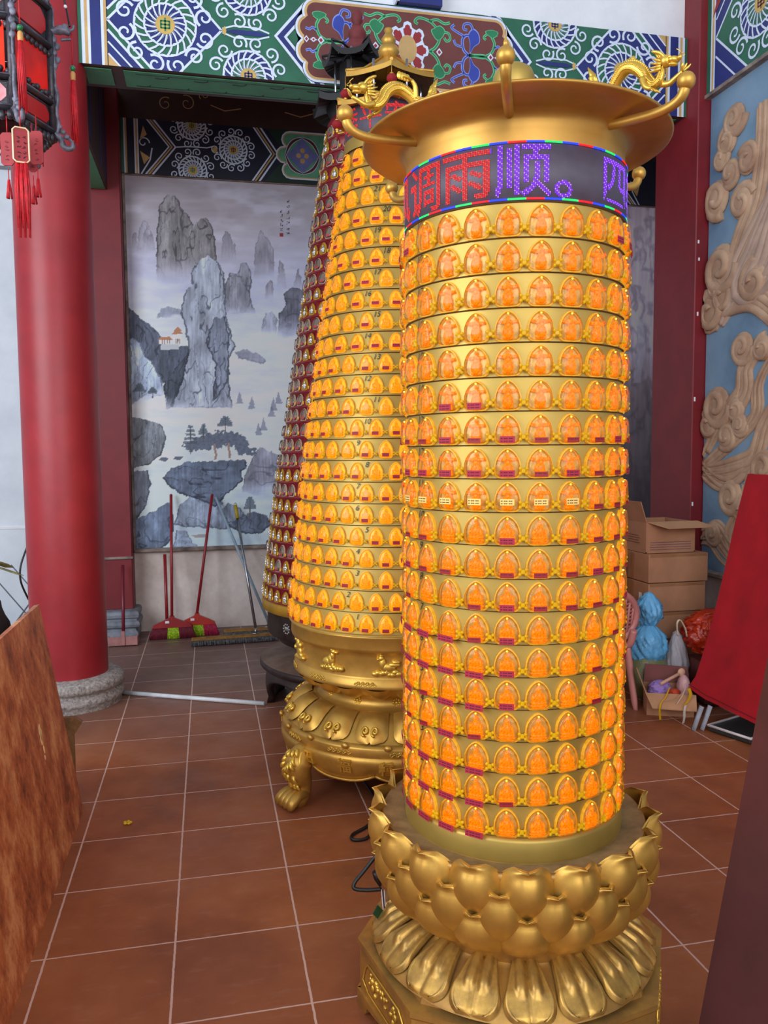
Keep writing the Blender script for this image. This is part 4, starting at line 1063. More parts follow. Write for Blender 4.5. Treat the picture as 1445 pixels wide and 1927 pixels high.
    for i in range(NR):
        for k in range(N):
            rel = (k-12)*360/N-2.2; a = A_CAM+math.radians(rel); row = i+1
            z = zb+(i+.5)*ph-.002
            M = frame_at(AX, AY, a, R0+.002, z)
            sl = None; u = rnd.random()
            if row == 11 and rel < 40: sl = 'yellow'
            elif row in (12, 13) : sl = 'plum' if u < .7 else 'red'
            elif row == 11: sl = 'red'
            elif row in (8, 9, 10): sl = 'red' if u < .62 else ('plum' if u < .72 else None)
            elif row == 14 and -40 < rel < -12: sl = 'plum'
            elif row <= 7 and rel < -10: sl = 'plum_wide' if u < .8 else 'red_tilt'
            elif row <= 7 and abs(rel+2.2) < 8: sl = ('plum', 'red_tilt', None, None, 'plum', 'plum', 'plum')[row-1] if row != 1 else None
            elif row in (5, 6, 7) and rel > 30: sl = 'red' if u < .5 else None
            elif row == 19 and (rel < -60 or rel > 50): sl = 'plum'
            items.append(dict(M=M, fig='canopy' if row >= 11 else 'seated', sl=sl, rel=rel, row=row))
    top = rank(items, 100); ids = {id(x) for x in top}
    pb = proto_obj('buddha_niche', body); pc = proto_obj('cover', cover); pf = {'seated': proto_obj('buddha_figure', fs_), 'canopy': proto_obj('buddha_figure', fc_)}
    pl = proto_obj('led_bead', led); pk = proto_obj('flower_clip', clip); psl = {k: proto_obj('name_slip', v) for k, v in slips.items()}
    rest = []
    for it in items:
        if id(it) in ids:
            o = place(pb, root, it['M'])
            for q in (pf[it['fig']], pc, pl, pk): subcopy(q, o)
            if it['sl']: subcopy(psl[it['sl']], o)
        else:
            rest += [(body, it['M']), (fs_ if it['fig'] == 'seated' else fc_, it['M']), (cover, it['M']), (led, it['M']), (clip, it['M'])]
            if it['sl']: rest.append((slips[it['sl']], it['M']))
    merged('buddha_niche_rows', rest, root)
    # handwritten row numbers
    nb = MB()
    for i in range(NR):
        vs, fs = text_mesh(str(i+1), .030, .25); wrap(nb, vs, fs, BLACK, AX, AY, A_CAM+math.radians(-54.7), zb+(i+.82)*ph, R0+.0032)
    nb.build('row_numbers', root)
    # character screen
    Rl = .2945; z0, z1 = 2.184, 2.322; a0, a1 = A_CAM+math.radians(-86), A_CAM+math.radians(96)
    sc = MB(); sc.lathe([(R0, z0), (Rl, z0+.001), (Rl, z1-.001), (R0, z1)], LED_OFF, C0, 80, a0=a0, a1=a1)
    scr = sc.build('character_screen', root)
    pit = .127/32; zc = (z0+z1)/2; dots = MB(); step = math.radians(27.0)
    for ch, ctr, m1, m2 in (('风', -76.5, LED_R, LED_RY), ('调', -49.5, LED_R, LED_RY), ('雨', -22.5, LED_R, LED_RY), ('顺', 4.5, LED_V, LED_VW), ('。', 31.5, LED_V, LED_VW), ('四', 58.5, LED_V, LED_VW), ('季', 85.5, LED_V, LED_VW)):
        for (i, j) in glyph_dots(ch):
            a = A_CAM+math.radians(ctr)+((i+.5)/32-.5)*step
            if a > a1-.02 or a < a0+.02: continue
            m_ = m2 if (i+j) % 3 == 0 else m1
            if ch == '雨' and i >= 30: m_ = LED_V
            dot_on(dots, AX, AY, a, zc+(j-15.5)*pit, Rl, pit*.47, m_)
    dots.build('lit_characters', scr)
    bd = MB(); nseg = 240
    for q in range(nseg):
        a = a0+(a1-a0)*q/(nseg-1); m_ = (LED_G, LED_B, LED_R, LED_B)[(q//11) % 4] if (q//11) % 4 != 3 else LED_B
        dot_on(bd, AX, AY, a, z1-.004, Rl+.0006, .0028, m_)
        dot_on(bd, AX, AY, a, z0+.004, Rl+.0006, .0028, (LED_B, LED_G, LED_R)[(q//11) % 3])
    for q in range(34):
        for a in (a0+.008, a1-.008): dot_on(bd, AX, AY, a, z0+(z1-z0)*q/33, Rl+.0006, .0028, (LED_C, LED_B)[(q//17) % 2])
    bd.build('light_border', scr)
    # brim, roof, knob
    e = MB(); e.lathe([(R0, 2.318), (R0+.0015, 2.324), (R0+.001, 2.352), (.290, 2.372), (.298, 2.386), (.315, 2.393), (.36, 2.399), (.402, 2.404), (.407, 2.4075), (.404, 2.412), (.36, 2.412), (.30, 2.43), (.18, 2.49), (.06, 2.55), (.05, 2.555)], mat('satin_gold_brim', (196, 148, 70), .46, .72, .12, 5, .04), C0, 112)
    e.build('brim', root)
    MB().lathe([(.052, 2.552), (.056, 2.565), (.056, 2.59), (.048, 2.61), (.03, 2.622), (0.001, 2.627)], GOLD_SHEET, C0, 32).build('roof_knob', root)
    for k, deg in enumerate((-57, -2, 52, 130, -129, 180)):
        a = A_CAM+math.radians(deg); n = V3(math.cos(a), math.sin(a), 0)
        def q(r, z): return V3(AX, AY, z)+n*r
        b = MB(); b.tube(sm([q(.284, 2.386), q(.34, 2.380), q(.41, 2.376), q(.45, 2.380), q(.474, 2.392), q(.484, 2.41)], 5), [.0115]*20+[.012, .012, .0125, .0125, .012, .0115], GOLD, 14)
        ar = b.build('curved_arm', root)
        b = MB(); b.ball(q(.486, 2.424), .0205, GOLD, 18, 12)
        if deg == -2: b.tube([q(.486, 2.443), q(.486, 2.452), q(.486, 2.463), q(.486, 2.478)], [.006, .0055, .0015, .0012], GOLD, 8)
        b.build('arm_ball', ar)
    for deg in (-57, 52):
        a = A_CAM+math.radians(deg); n = V3(math.cos(a), math.sin(a), 0)
        dragon(V3(AX, AY, 2.512 if deg > 0 else 2.522)+n*.235, n, .245, GOLD_BRIGHT).build('dragon', root)
front_tower()
# ------------------------------------------------------------------ tapering towers behind
def cone_rows(cx, cy, prof, zb, zt, NR, spacing):
    """rows of stations up a cone: (row, angle_rel_deg, R, z, beta)"""
    zs = [p[1] for p in prof]; rs = [p[0] for p in prof]; ac = math.atan2(-cy, -cx); ph = (zt-zb)/NR; out = []
    for i in range(NR):
        z = zb+(i+.5)*ph; R = float(np.interp(z, zs, rs)); dr = float(np.interp(z+.05, zs, rs)-np.interp(z-.05, zs, rs))/.1
        n = max(8, int(round(2*PI*R/spacing)))
        for k in range(n): out.append((i+1, -180+360*(k+.5*(i % 2)*0)/n+(-3.5), R, z, math.atan(-dr), ac))
    return out, ph
def hang_lantern(name, p, label, drop=.07, r=.0235):
    t = thing(name, label, 'lantern', (p[0], p[1], p[2]-drop-.11), 'little red lanterns on the middle tower')
    b = MB(); b.tube([p, (p[0], p[1], p[2]-drop+r*.7)], .0016, GOLD, 6); b.build('hanging_cord', t)
    c = (p[0], p[1], p[2]-drop); b = MB()
    RL = mat('red_lantern_flock', (150, 14, 24), .8, 0, .2, 60, .2); b.ball(c, (r, r, r*.86), RL, 16, 10); b.build('lantern_ball', t)
    b = MB(); b.lathe([(r*.34, r*.8), (r*.36, r*.98), (r*.1, r*1.0)], GOLD_BRIGHT, c, 14); b.lathe([(r*.36, -r*.82), (r*.4, -r*.95), (r*.15, -r*1.1), (r*.25, -r*1.3), (r*.1, -r*1.5)], GOLD_BRIGHT, c, 14); b.build('gold_cap', t)
    b = MB()
    for k in range(5): b.tube([(c[0]+.0015*math.cos(k*1.3), c[1]+.0015*math.sin(k*1.3), c[2]-r*1.4), (c[0]+.003*math.cos(k*1.3), c[1]+.003*math.sin(k*1.3), c[2]-r*1.4-.038)], .0014, RL, 5)
    b.build('tassel', t)
def hex_roof(mb, cx, cy, a0, R, ze, Rt, zt, m_top, m_under, n=6, lift=.012, thick=.018, sag=.02):
    """hipped roof with lifted corners, ridges and a soffit"""
    K = 8; rows = []
    for i in range(9):
        t = i/8; row = []
        for k in range(n*K):
            f = (k % K)/K; kk = k//K; aa, ab = a0+kk*2*PI/n, a0+(kk+1)*2*PI/n
            ce = (1-f)*V3(math.cos(aa), math.sin(aa), 0)+f*V3(math.cos(ab), math.sin(ab), 0)
            corner = (abs(f-.5)*2)**3
            r = R+(Rt-R)*t; z = ze+(zt-ze)*(t**1.35)+lift*corner*(1-t)**2-sag*math.sin(PI*t)*.3
            row.append((cx+ce[0]*r, cy+ce[1]*r, z))
        rows.append(row)
    mb.grid(rows, m_top, cv=True, smooth=False)
    low = [(x, y, z-thick) for x, y, z in rows[0]]
    mb.grid([low, rows[0]], m_top, cv=True, smooth=False)
    inn = [(cx+(x-cx)*.4, cy+(y-cy)*.4, ze+(zt-ze)*.35) for x, y, z in rows[0]]
    mb.grid([inn, low], m_under, cv=True, smooth=False)
    for kk in range(n):
        aa = a0+kk*2*PI/n; c = V3(math.cos(aa), math.sin(aa), 0)
        mb.tube([V3(cx, cy, zt)+c*Rt, V3(cx, cy, ze+lift+.004)+c*R*.6+V3(0, 0, (zt-ze)*.25), V3(cx, cy, ze+lift+.004)+c*R], [.006, .006, .008], m_top, 6)
        for j in range(1, 6):
            f = j/6; ab = aa+2*PI/n; ce = (1-f)*c+f*V3(math.cos(ab), math.sin(ab), 0)
            mb.tube([V3(cx, cy, ze-thick*.6)+ce*R*.985, V3(cx, cy, ze+(zt-ze)*.30)+ce*R*.45], .004, m_under, 5)

BX, BY = .874, 3.80
B_CAM = math.atan2(-BY, -BX)
def middle_tower():
    root = thing('lamp_tower', 'gold tapering tower of glowing niches between the near cylinder and the maroon tower', 'tower', (BX, BY, 0), 'lamp towers')
    C0 = (BX, BY, 0)
    prof = [(.495, .80), (.425, 1.472), (.333, 2.13), (.204, 2.973)]
    # basin on lion paw legs
    def hem(r, z, a):
        if z > .20: return r, z
        t = (a-B_CAM)*10/2/PI; s_ = abs(math.sin(PI*(t+.25))); return r, z+.030*(1-s_)**1.5
    b = MB(); b.lathe([(.40, .145), (.512, .15), (.528, .162), (.546, .20), (.557, .245), (.556, .270), (.549, .275), (.551, .281), (.552, .314), (.548, .321), (.535, .327), (.525, .331)], GOLD, C0, 120, disp=hem)
    for k in range(10):
        a = B_CAM+(k-.25)*2*PI/10; pts = []
        for j in range(13):
            aa = a+(j/12)*2*PI/10; t = (aa-B_CAM)*10/2/PI; s_ = abs(math.sin(PI*(t+.25))); r = .532; pts.append((BX+r*math.cos(aa), BY+r*math.sin(aa), .162+.030*(1-s_)**1.5))
        b.tube(pts, .0065, GOLD, 7)
    ba = b.build('basin', root)
    tx = MB()
    for ch, deg in (('種', -3.5), ('福', -22.8), ('田', -43.5)):
        vs, fs = text_mesh(ch, .066, 0, .0014, .008); wrap(tx, vs, fs, GOLD_BRIGHT, BX, BY, B_CAM+math.radians(deg), .232, lambda z: float(np.interp(z, [.16, .20, .245, .27], [.530, .548, .5585, .5575])))
    tx.build('raised_characters', ba)
    def scroll(deg, z, R, wdt=.10, hh=.012):
        a0 = B_CAM+math.radians(deg); orn = MB()
        for j in range(9):
            u = -wdt/2+wdt*j/8; s_ = 1 if j % 2 else -1; pts = []
            for i in range(9):
                t = i/8; r2 = .0085*(1-.7*t); th = s_*(t*2*PI*1.1)
                pts.append((BX+(R+.002)*math.cos(a0+(u+r2*math.cos(th))/R), BY+(R+.002)*math.sin(a0+(u+r2*math.cos(th))/R), z+s_*.002+r2*math.sin(th)))
            orn.tube(pts, .0024, GOLD_BRIGHT, 5)
        orn.build('scroll_ornament', ba)
    for k in range(9): scroll(-90+k*30+4, .298, .5525)
    for k in range(9): scroll(-100+k*30-5, .585, .488, .085)
    # downturned petals
    sk = MB(); sk.lathe([(.53, .327), (.50, .358), (.46, .394), (.42, .420), (.385, .432), (.36, .434)], GOLD, C0, 96); sko = sk.build('petal_skirt', root)
    b = MB(); NP = 18; G = []
    for i in range(14):
        s_ = i/13; row = []
        for j in range(15):
            t = -1+2*j/14; end = 1 if s_ < .7 else math.sqrt(max(0, 1-((s_-.7)/.3)**2)); r = .40+.135*s_-.008*max(0, 1-abs(t)*3)*max(0, (s_-.8)/.2)
            ang = PI/NP*.86*t*(.25+.75*end); z = float(np.interp(r, [.385, .42, .46, .50, .54], [.434, .422, .396, .360, .325]))
            h = .004+.026*math.sin(PI*min(1, s_*.8+.1))*(1-abs(t)**2.4)*(.3+.7*end); row.append(((r+h*.5)*math.cos(ang), (r+h*.5)*math.sin(ang), z+h))
        G.append(row)
    b.grid(G, GOLD)
    for sx in (-1, 1):
        pts = []
        for i in range(14):
            t = i/13; rr = .021*(1-.75*t); th = PI/2+sx*t*2.5*PI; r = .50+rr*math.sin(th)*.9; ang = (sx*.021+sx*rr*math.cos(th)*.8)/.5
            pts.append(((r+.02)*math.cos(ang), (r+.02)*math.sin(ang), float(np.interp(r, [.46, .50, .54], [.396, .360, .325]))+.026))
        b.tube(pts, .0058, GOLD_BRIGHT, 6)
    b.ball((.548, .055*1.55, .325), (.012, .02, .014), GOLD, 7, 5)
    pt = proto_obj('skirt_petal', b)
    for k in range(NP): place(pt, sko, Matrix.Translation(C0) @ Matrix.Rotation(B_CAM+(k+.42)*2*PI/NP, 4, 'Z'))
    # neck with rosettes, upturned petals, relief drum
    nk = MB(); nk.lathe([(.385, .430), (.365, .438), (.352, .455), (.35, .48), (.36, .496)], GOLD, C0, 96)
    for k in range(12):
        a = B_CAM+math.radians(-88+k*30); n = V3(math.cos(a), math.sin(a), 0); t = V3(-n[1], n[0], 0); c = V3(BX, BY, .464)+n*.352
        for j in range(8): nk.ball(c+t*.014*math.cos(j*PI/4)+V3(0, 0, .016*math.sin(j*PI/4)), (.0065,)*3, GOLD_BRIGHT, 6, 4)
        nk.ball(c, .008, GOLD_BRIGHT, 7, 5)
    nk.build('neck', root)
    up = MB(); up.lathe([(.36, .488), (.40, .51), (.44, .535), (.475, .560), (.488, .566), (.490, .572)], GOLD, C0, 96); upo = up.build('upturned_petals', root)
    b = MB(); G = []
    for i in range(9):
        s_ = i/8; row = []
        for j in range(11):
            t = -1+2*j/10; r = .362+.118*s_; ang = PI/20*.9*t*(1-.5*(max(0, .3-s_)/.3)); z = .492+.072*s_
            h = .022*math.sin(PI*(.15+.7*s_))*(1-t*t); row.append(((r+h*.7)*math.cos(ang), (r+h*.7)*math.sin(ang), z-h))
        G.append(row)
    b.grid(G, GOLD); pu = proto_obj('upturned_petal', b)
    for k in range(20): place(pu, upo, Matrix.Translation(C0) @ Matrix.Rotation(B_CAM+(k+.5)*2*PI/20, 4, 'Z'))
    dr = MB(); dr.lathe([(.488, .560), (.492, .568), (.488, .576), (.486, .598), (.478, .604), (.476, .612), (.476, .700), (.480, .712), (.486, .722), (.497, .728), (.50, .74), (.498, .782), (.502, .788), (.502, .80), (.485, .802)], GOLD, C0, 112)
    dro = dr.build('relief_drum', root)
    def animal(deg, kind):
        a = B_CAM+math.radians(deg); n = V3(math.cos(a), math.sin(a), 0); t = V3(-n[1], n[0], 0); c = V3(BX, BY, .668)+n*.4765; m = GOLD_BRIGHT; q = MB()
        def bl(u, w, ru, rw, dp=.012): 
            k = MB(); k.ball((0, 0, 0), (ru*1.28, dp*1.0, rw*1.25), m, 10, 7); Mx = Matrix(((t[0], n[0], 0), (t[1], n[1], 0), (0, 0, 1))).to_4x4(); Mx.translation = Vector(c+t*u+V3(0, 0, w)+n*.003); q.merge(k, Mx)
        rr = random.Random(int(deg))
        for j in range(9): bl(-.05+.0125*j, -.034+rr.uniform(-.006, .008), .014, .010)      # rocky ledge
        if kind == 0:    # sitting hound
            bl(-.022, -.008, .026, .020); bl(-.004, .004, .016, .022); bl(.006, .024, .009, .018); bl(.012, .044, .012, .010); bl(.026, .043, .011, .006); bl(.004, .052, .006, .010)
            for u in (-.03, -.012, .008): bl(u, -.022, .006, .016)
        elif kind == 1:  # rooster
            bl(.004, -.010, .030, .018); bl(-.018, .006, .013, .024); bl(-.024, .032, .010, .012); bl(-.036, .030, .008, .004); bl(-.024, .045, .008, .005); bl(.032, .004, .022, .009); bl(.04, .016, .016, .008); bl(.0, -.026, .005, .012)
        else:            # upright monkey
            bl(0, -.008, .018, .024); bl(.006, .024, .014, .014); bl(-.022, .040, .012, .012); bl(-.012, .026, .007, .018); bl(.016, -.02, .016, .012)
        q.build('animal_relief', dro)
    for k in range(12): animal(-98+k*31.5, (1, 2, 0, 1, 2, 0)[k % 6] if k != 2 else 0)
    # four lion paw legs
    def leg_mb():
        b = MB()
        pts = sm([(.535, 0, .262), (.572, 0, .205), (.576, 0, .155), (.555, 0, .105), (.556, 0, .062), (.575, 0, .034), (.60, 0, .028)], 6)
        rs = np.interp(np.linspace(0, 1, len(pts)), [0, .18, .35, .55, .7, .85, 1], [.034, .066, .060, .042, .040, .046, .036])
        b.tube(pts, list(rs), GOLD, 14)
        for k in (-1.5, -.5, .5, 1.5):
            b.tube(sm([(.555, k*.014, .055), (.605, k*.026, .058), (.645, k*.032, .034), (.650, k*.032, .010)], 4), [.022, .024, .025, .025, .025, .0255, .0255, .025, .024, .022, .019, .015, .010], GOLD, 10)
        rr = random.Random(5)
        for j in range(26):
            w = rr.uniform(.10, .25); yy = rr.uniform(-.04, .04); r = float(np.interp(w, [.10, .155, .205, .25], [.606, .640, .648, .606]))-abs(yy)*.35
            b.tube(sm([(r-.01, yy*.7, w+.022), (r+.006, yy, w), (r-.006, yy*1.3, w-.018)], 3), [.005, .008, .010, .010, .008, .006, .002], GOLD_BRIGHT, 6)
        for sx in (-1, 1): b.tube(sm([(.575, sx*.030, .255), (.60, sx*.050, .215), (.59, sx*.052, .17), (.58, sx*.045, .15)], 5), [.007]*10+[.006, .005, .005, .004, .004, .003], GOLD_BRIGHT, 7)
        return b
    pl = proto_obj('leg', leg_mb())
    for k in range(4): place(pl, root, Matrix.Translation(C0) @ Matrix.Rotation(math.atan2(-.29, -.55)+k*PI/2, 4, 'Z'))
    # cone body
    st, ph = cone_rows(BX, BY, prof, .806, 2.973, 23, .0858)
    zs = [p[1] for p in prof]; rs = [p[0] for p in prof]; Rz = lambda z: float(np.interp(z, zs, rs))
    d = MB()
    for i in range(23):
        z0 = .806+i*ph; d.lathe([(Rz(z0)+.006, z0+.001), (Rz(z0+ph)+.0005, z0+ph-.0005)], GOLD_SHEET, C0, 96)
        d.lathe([(Rz(z0+ph)-.002, z0+ph-.003), (Rz(z0+ph)+.006, z0+ph), (Rz(z0+ph)+.006, z0+ph+.002)], SEAM, C0, 96)
    d.lathe([(.51, .80), (.506, .808), (.50, .809)], GOLD_SHEET, C0, 96); d.lathe([(.216, 2.972), (.218, 2.98), (.212, 3.028)], GOLD_SHEET, C0, 64)
    d.build('tapered_body', root)
    w, h = .066, .080; rnd = random.Random(5)
    body = niche_body(w, h, AMBER_RIM, PLATE2); cov = niche_cover(w*.98, h*.98, d=.014); fig = figure_seated(h*1.0, AMBER_FIG2); clip = clip_piece(.0858, h, s=.9)
    slr, slp = slip(h, SLIP_R, .030, .0155, -.33, 0, .0215), slip(h, SLIP_P, .034, .0150, -.28, 1, .0215); led = led_bead(h)
    items = []
    for (row, rel, R, z, be, ac) in st:
        u = rnd.random(); sl = None
        if row <= 13: sl = 'r' if u < .72 else None
        elif row in (14, 16, 19, 23): sl = 'p' if u < .75 else None
        elif u < .3: sl = 'p'
        M = frame_at(BX, BY, ac+math.radians(rel), R+.006, z, be); items.append(dict(M=M, sl=sl, hidden=rel > 6 or rel < -85))
    top = {id(x) for x in rank(items, 100)}
    pb, pc, pf, pk = proto_obj('buddha_niche', body), proto_obj('cover', cov), proto_obj('buddha_figure', fig), proto_obj('flower_clip', clip); ps = {'r': proto_obj('name_slip', slr), 'p': proto_obj('name_slip', slp)}
    lb, lf = niche_body(w, h, AMBER_RIM, PLATE2, EGG_LO), figure_seated(h, AMBER_FIG2, True); rest = []
    for it in items:
        if id(it) in top:
            o = place(pb, root, it['M'])
            for q in (pf, pc, pk): subcopy(q, o)
            if it['sl']: subcopy(ps[it['sl']], o)
        else:
            rest += [(lb, it['M']), (lf, it['M']), (clip, it['M'])]
            if it['sl']: rest.append((slr if it['sl'] == 'r' else slp, it['M']))
            if not it['hidden']: rest.append((cov, it['M']))
    merged('buddha_niche_rows', rest, root)
    nb = MB()
    for i in range(23):
        zz = .806+(i+.80)*ph; vs, fs = text_mesh(str(i+1), .034, .25); deg = float(np.interp(i, [0, 22], [-20, -8])); zm = .806+(i+.5)*ph; nn_ = max(8, int(round(2*PI*Rz(zm)/.0858))); stp = 360/nn_; deg = -183.5+(round((deg+183.5)/stp-.5)+.5)*stp; wrap(nb, vs, fs, BLACK, BX, BY, B_CAM+math.radians(deg), zz, lambda z: Rz(z)+.007)
    nb.build('row_numbers', root)
    # screen, pagoda top
    sc = MB(); sc.lathe([(.205, 3.026), (.2085, 3.03), (.2085, 3.168), (.20, 3.17)], LED_OFF, C0, 64); scr = sc.build('character_screen', root)
    dt = MB(); pit = .120/24
    for ch, deg in (('季', -58), ('平', -24), ('安', 10), ('年', 44), ('四', -92)):
        for (i, j) in glyph_dots(ch, 24):
            dot_on(dt, BX, BY, B_CAM+math.radians(deg)+((i+.5)/24-.5)*math.radians(33), 3.099+(j-11.5)*pit, .2088, pit*.42, LED_RY if (i+j) % 4 == 0 else LED_R)
    dt.build('lit_characters', scr)
    lo = MB(); hex_roof(lo, BX, BY, B_CAM+math.radians(3), .278, 3.172, .17, 3.205, GOLD, GOLD_DULL, lift=.012, thick=.020); lo.lathe([(.17, 3.19), (.17, 3.215), (.0, 3.216)], GOLD_DULL, C0, 6, smooth=False); lo.build('lower_roof', root)
    for k in range(6):
        a = B_CAM+math.radians(3+30+60*k); MB().tube([(BX+.15*math.cos(a), BY+.15*math.sin(a), 3.21), (BX+.15*math.cos(a), BY+.15*math.sin(a), 3.37)], .006, STEEL, 8).build('roof_post', root)
    ur = MB(); hex_roof(ur, BX, BY, B_CAM+math.radians(3), .232, 3.312, .03, 3.435, GOLD, mat('brown_wood_soffit', (96, 66, 40), .6, .2, .2, 20), lift=.008, thick=.022); ur.build('upper_roof', root)  # upper roof has a plain brown underside
    gd = MB(); gd.lathe([(.026, 3.425), (.046, 3.445), (.050, 3.462), (.042, 3.482), (.026, 3.492), (.033, 3.504), (.034, 3.518), (.022, 3.535), (.016, 3.545), (.021, 3.558), (.017, 3.566), (.0, 3.568)], GOLD, C0, 24); gd.build('gourd_finial', root)
    for k, (lab, dd, R, z) in enumerate((('little red lantern under the front corner of the gold pagoda roof', 3, .236, 3.30), ('little red lantern under the left corner of the gold pagoda roof', -57, .236, 3.30),
                              ('little red lantern behind the dragon tail at the right roof corner', 63, .236, 3.30), ('little red lantern below the lower roof beside the maroon tower', -57, .282, 3.16))):
        a = B_CAM+math.radians(dd); hang_lantern('hanging_lantern', (BX+R*math.cos(a), BY+R*math.sin(a), z), lab, (.062, .080, .080, .085)[k])
middle_tower()

CX, CY = .959, 5.03
C_CAM = math.atan2(-CY, -CX)
def maroon_tower():
    root = thing('lamp_tower', 'rear maroon tapering tower of unlit silver niches under a broken black roof', 'tower', (CX, CY, 0), 'lamp towers')
    C0 = (CX, CY, 0)
    prof = [(.635, .69), (.527, 1.481), (.470, 1.767), (.400, 2.205), (.268, 3.05), (.184, 3.572)]
    b = MB()
    def zb(a):
        f = ((a-C_CAM-math.radians(-97))/(PI/2)) % 1.0; x = abs(f-.5)*2      # 0 at arch middle, 1 at foot
        return 0. if x > .62 else .20*math.sqrt(max(0, 1-(x/.62)**2))
    G = []; n = 160
    for i in range(7):
        t = i/6; row = []
        for j in range(n):
            a = 2*PI*j/n; z0 = zb(a); z = z0+(.25-z0)*t; r = .60+.035*math.sin(PI*min(1, z/.25)*.9)+(.028 if z < .03 else 0)
            row.append((CX+r*math.cos(a), CY+r*math.sin(a), z))
        G.append(row)
    In = [[(CX+(x-CX)*.93, CY+(y-CY)*.93, z) for x, y, z in r] for r in G]
    b.grid(In[::-1]+G, BRONZE, cv=True); b.build('footed_skirt', root)
    b = MB(); b.lathe([(.61, .245), (.652, .252), (.666, .265), (.668, .283), (.659, .296), (.64, .302)], BRONZE, C0, 96); b.lathe([(.659, .298), (.63, .304), (.50, .322), (.42, .335), (.40, .345)], BRONZE_TOP, C0, 96); b.build('round_shelf', root)
    b = MB(); b.lathe([(.405, .33), (.40, .36), (.42, .385), (.52, .408), (.545, .416), (.55, .428), (.56, .44), (.608, .47), (.616, .49), (.612, .60), (.622, .625)], BRONZE, C0, 96)
    for k in range(8):
        a = C_CAM+math.radians(-100+k*45+52); nn = V3(math.cos(a), math.sin(a), 0); t = V3(-nn[1], nn[0], 0); c = V3(CX, CY, .548)+nn*.615
        for j in range(10): b.ball(c+t*.028*math.cos(j*PI/5)+V3(0, 0, .028*math.sin(j*PI/5)), .0068, mat('pewter_medallion', (150, 146, 142), .4, .5), 6, 4)
        for j in range(5): b.tube([c+t*(-.016+.008*j)+V3(0, 0, -.012), c+t*(-.012+.007*j)+V3(0, 0, .014)], .0035, MATS['pewter_medallion'], 5)
    b.build('bronze_pedestal', root)
    b = MB(); b.lathe([(.622, .62), (.644, .628), (.647, .672), (.641, .69), (.62, .692)], MUSTARD, C0, 96); b.build('mustard_ring', root)
    st, ph = cone_rows(CX, CY, prof, .695, 3.572, 32, .0845)
    zs = [p[1] for p in prof]; rs = [p[0] for p in prof]; Rz = lambda z: float(np.interp(z, zs, rs))
    d = MB()
    for i in range(32):
        z0 = .695+i*ph; d.lathe([(Rz(z0)+.008, z0+.001), (Rz(z0+ph)+.0005, z0+ph-.0005), (Rz(z0+ph)+.008, z0+ph+.001)], MAROON, C0, 96)
    d.lathe([(.186, 3.572), (.188, 3.60), (.16, 3.64), (.12, 3.66)], MAROON, C0, 64); d.build('tapered_body', root)
    w, h = .062, .074; rnd = random.Random(9)
    kinds = {'grey': (niche_body(w, h, PALE_FRAME, GREYPLATE, EGG_LO), slip(h, PINKSLIP, .030, .014, -.28, 0, .012), niche_cover(w*.96, h*.96, clear('clear_cover', (250, 246, 244), 1.5, .08), EGG_LO, .010)),
             'gold': (niche_body(w, h, GOLDRIM, YELPLATE, EGG_LO), figure_seated(h*.9, SILVER, True), None)}
    clip = MB(); clip.box((.0415, -.006, -.02), (.009, .004, .018), CLIP_Y, bev=.002)
    items = []
    for (row, rel, R, z, be, ac) in st:
        u = rnd.random(); gold = u < (.9 if row in (1, 2, 5, 7, 9, 24) else .75 if row in (3, 20, 21) else .18)
        M = frame_at(CX, CY, ac+math.radians(rel), R+.008, z, be); items.append(dict(M=M, k='gold' if gold else 'grey', hidden=rel > -14 or rel < -88))
    top = {id(x) for x in rank(items, 100)}; pr_ = {}
    for k, (bd, sl, cv) in kinds.items():
        pr_[k] = (proto_obj('buddha_niche', bd), proto_obj('name_slip' if k == 'grey' else 'buddha_figure', sl), proto_obj('cover', cv) if cv else None)
    pk = proto_obj('flower_clip', clip); rest = []
    for it in items:
        bd, sl, cv = kinds[it['k']]
        if id(it) in top:
            o = place(pr_[it['k']][0], root, it['M']); subcopy(pr_[it['k']][1], o); subcopy(pk, o)
            if pr_[it['k']][2]: subcopy(pr_[it['k']][2], o)
        else:
            rest += [(bd, it['M']), (sl, it['M']), (clip, it['M'])]
            if cv and not it['hidden']: rest.append((cv, it['M']))
    merged('buddha_niche_rows', rest, root)
    lo = MB(); hex_roof(lo, CX, CY, C_CAM+math.radians(10), .30, 3.705, .12, 3.765, BLACK, BLACK, lift=.03, thick=.04); lo.lathe([(.16, 3.625), (.2, 3.705), (.12, 3.785)], BLACK, C0, 24); lo.build('lower_roof', root)
    b = MB(); b.box((CX-.02, CY-.02, 3.865), (.17, .12, .22), BLACK, rz=.4, bev=.02); b.build('roof_core', root)
    for k in range(6):
        a = C_CAM+math.radians(-75+60*k); MB().tube([(CX+.14*math.cos(a), CY+.14*math.sin(a), 3.685), (CX+.14*math.cos(a), CY+.14*math.sin(a), 4.015)], .007, STEEL, 8).build('roof_post', root)
    ur = MB(); hex_roof(ur, CX, CY, C_CAM+math.radians(18), .225, 3.980, .04, 4.035, BLACK, BLACK, lift=.055, thick=.035); ur.build('upper_roof', root)
    gd = MB(); gd.lathe([(.05, 4.030), (.068, 4.055), (.068, 4.085), (.05, 4.110), (.042, 4.117), (.054, 4.135), (.055, 4.160), (.04, 4.185), (.022, 4.197), (.022, 4.210), (.034, 4.225), (.036, 4.255), (.028, 4.280), (.0, 4.287)], mat('dusty_maroon_gourd', (120, 44, 46), .7, 0, .2, 14, .2), C0, 24); gd.build('gourd_finial', root)
maroon_tower()
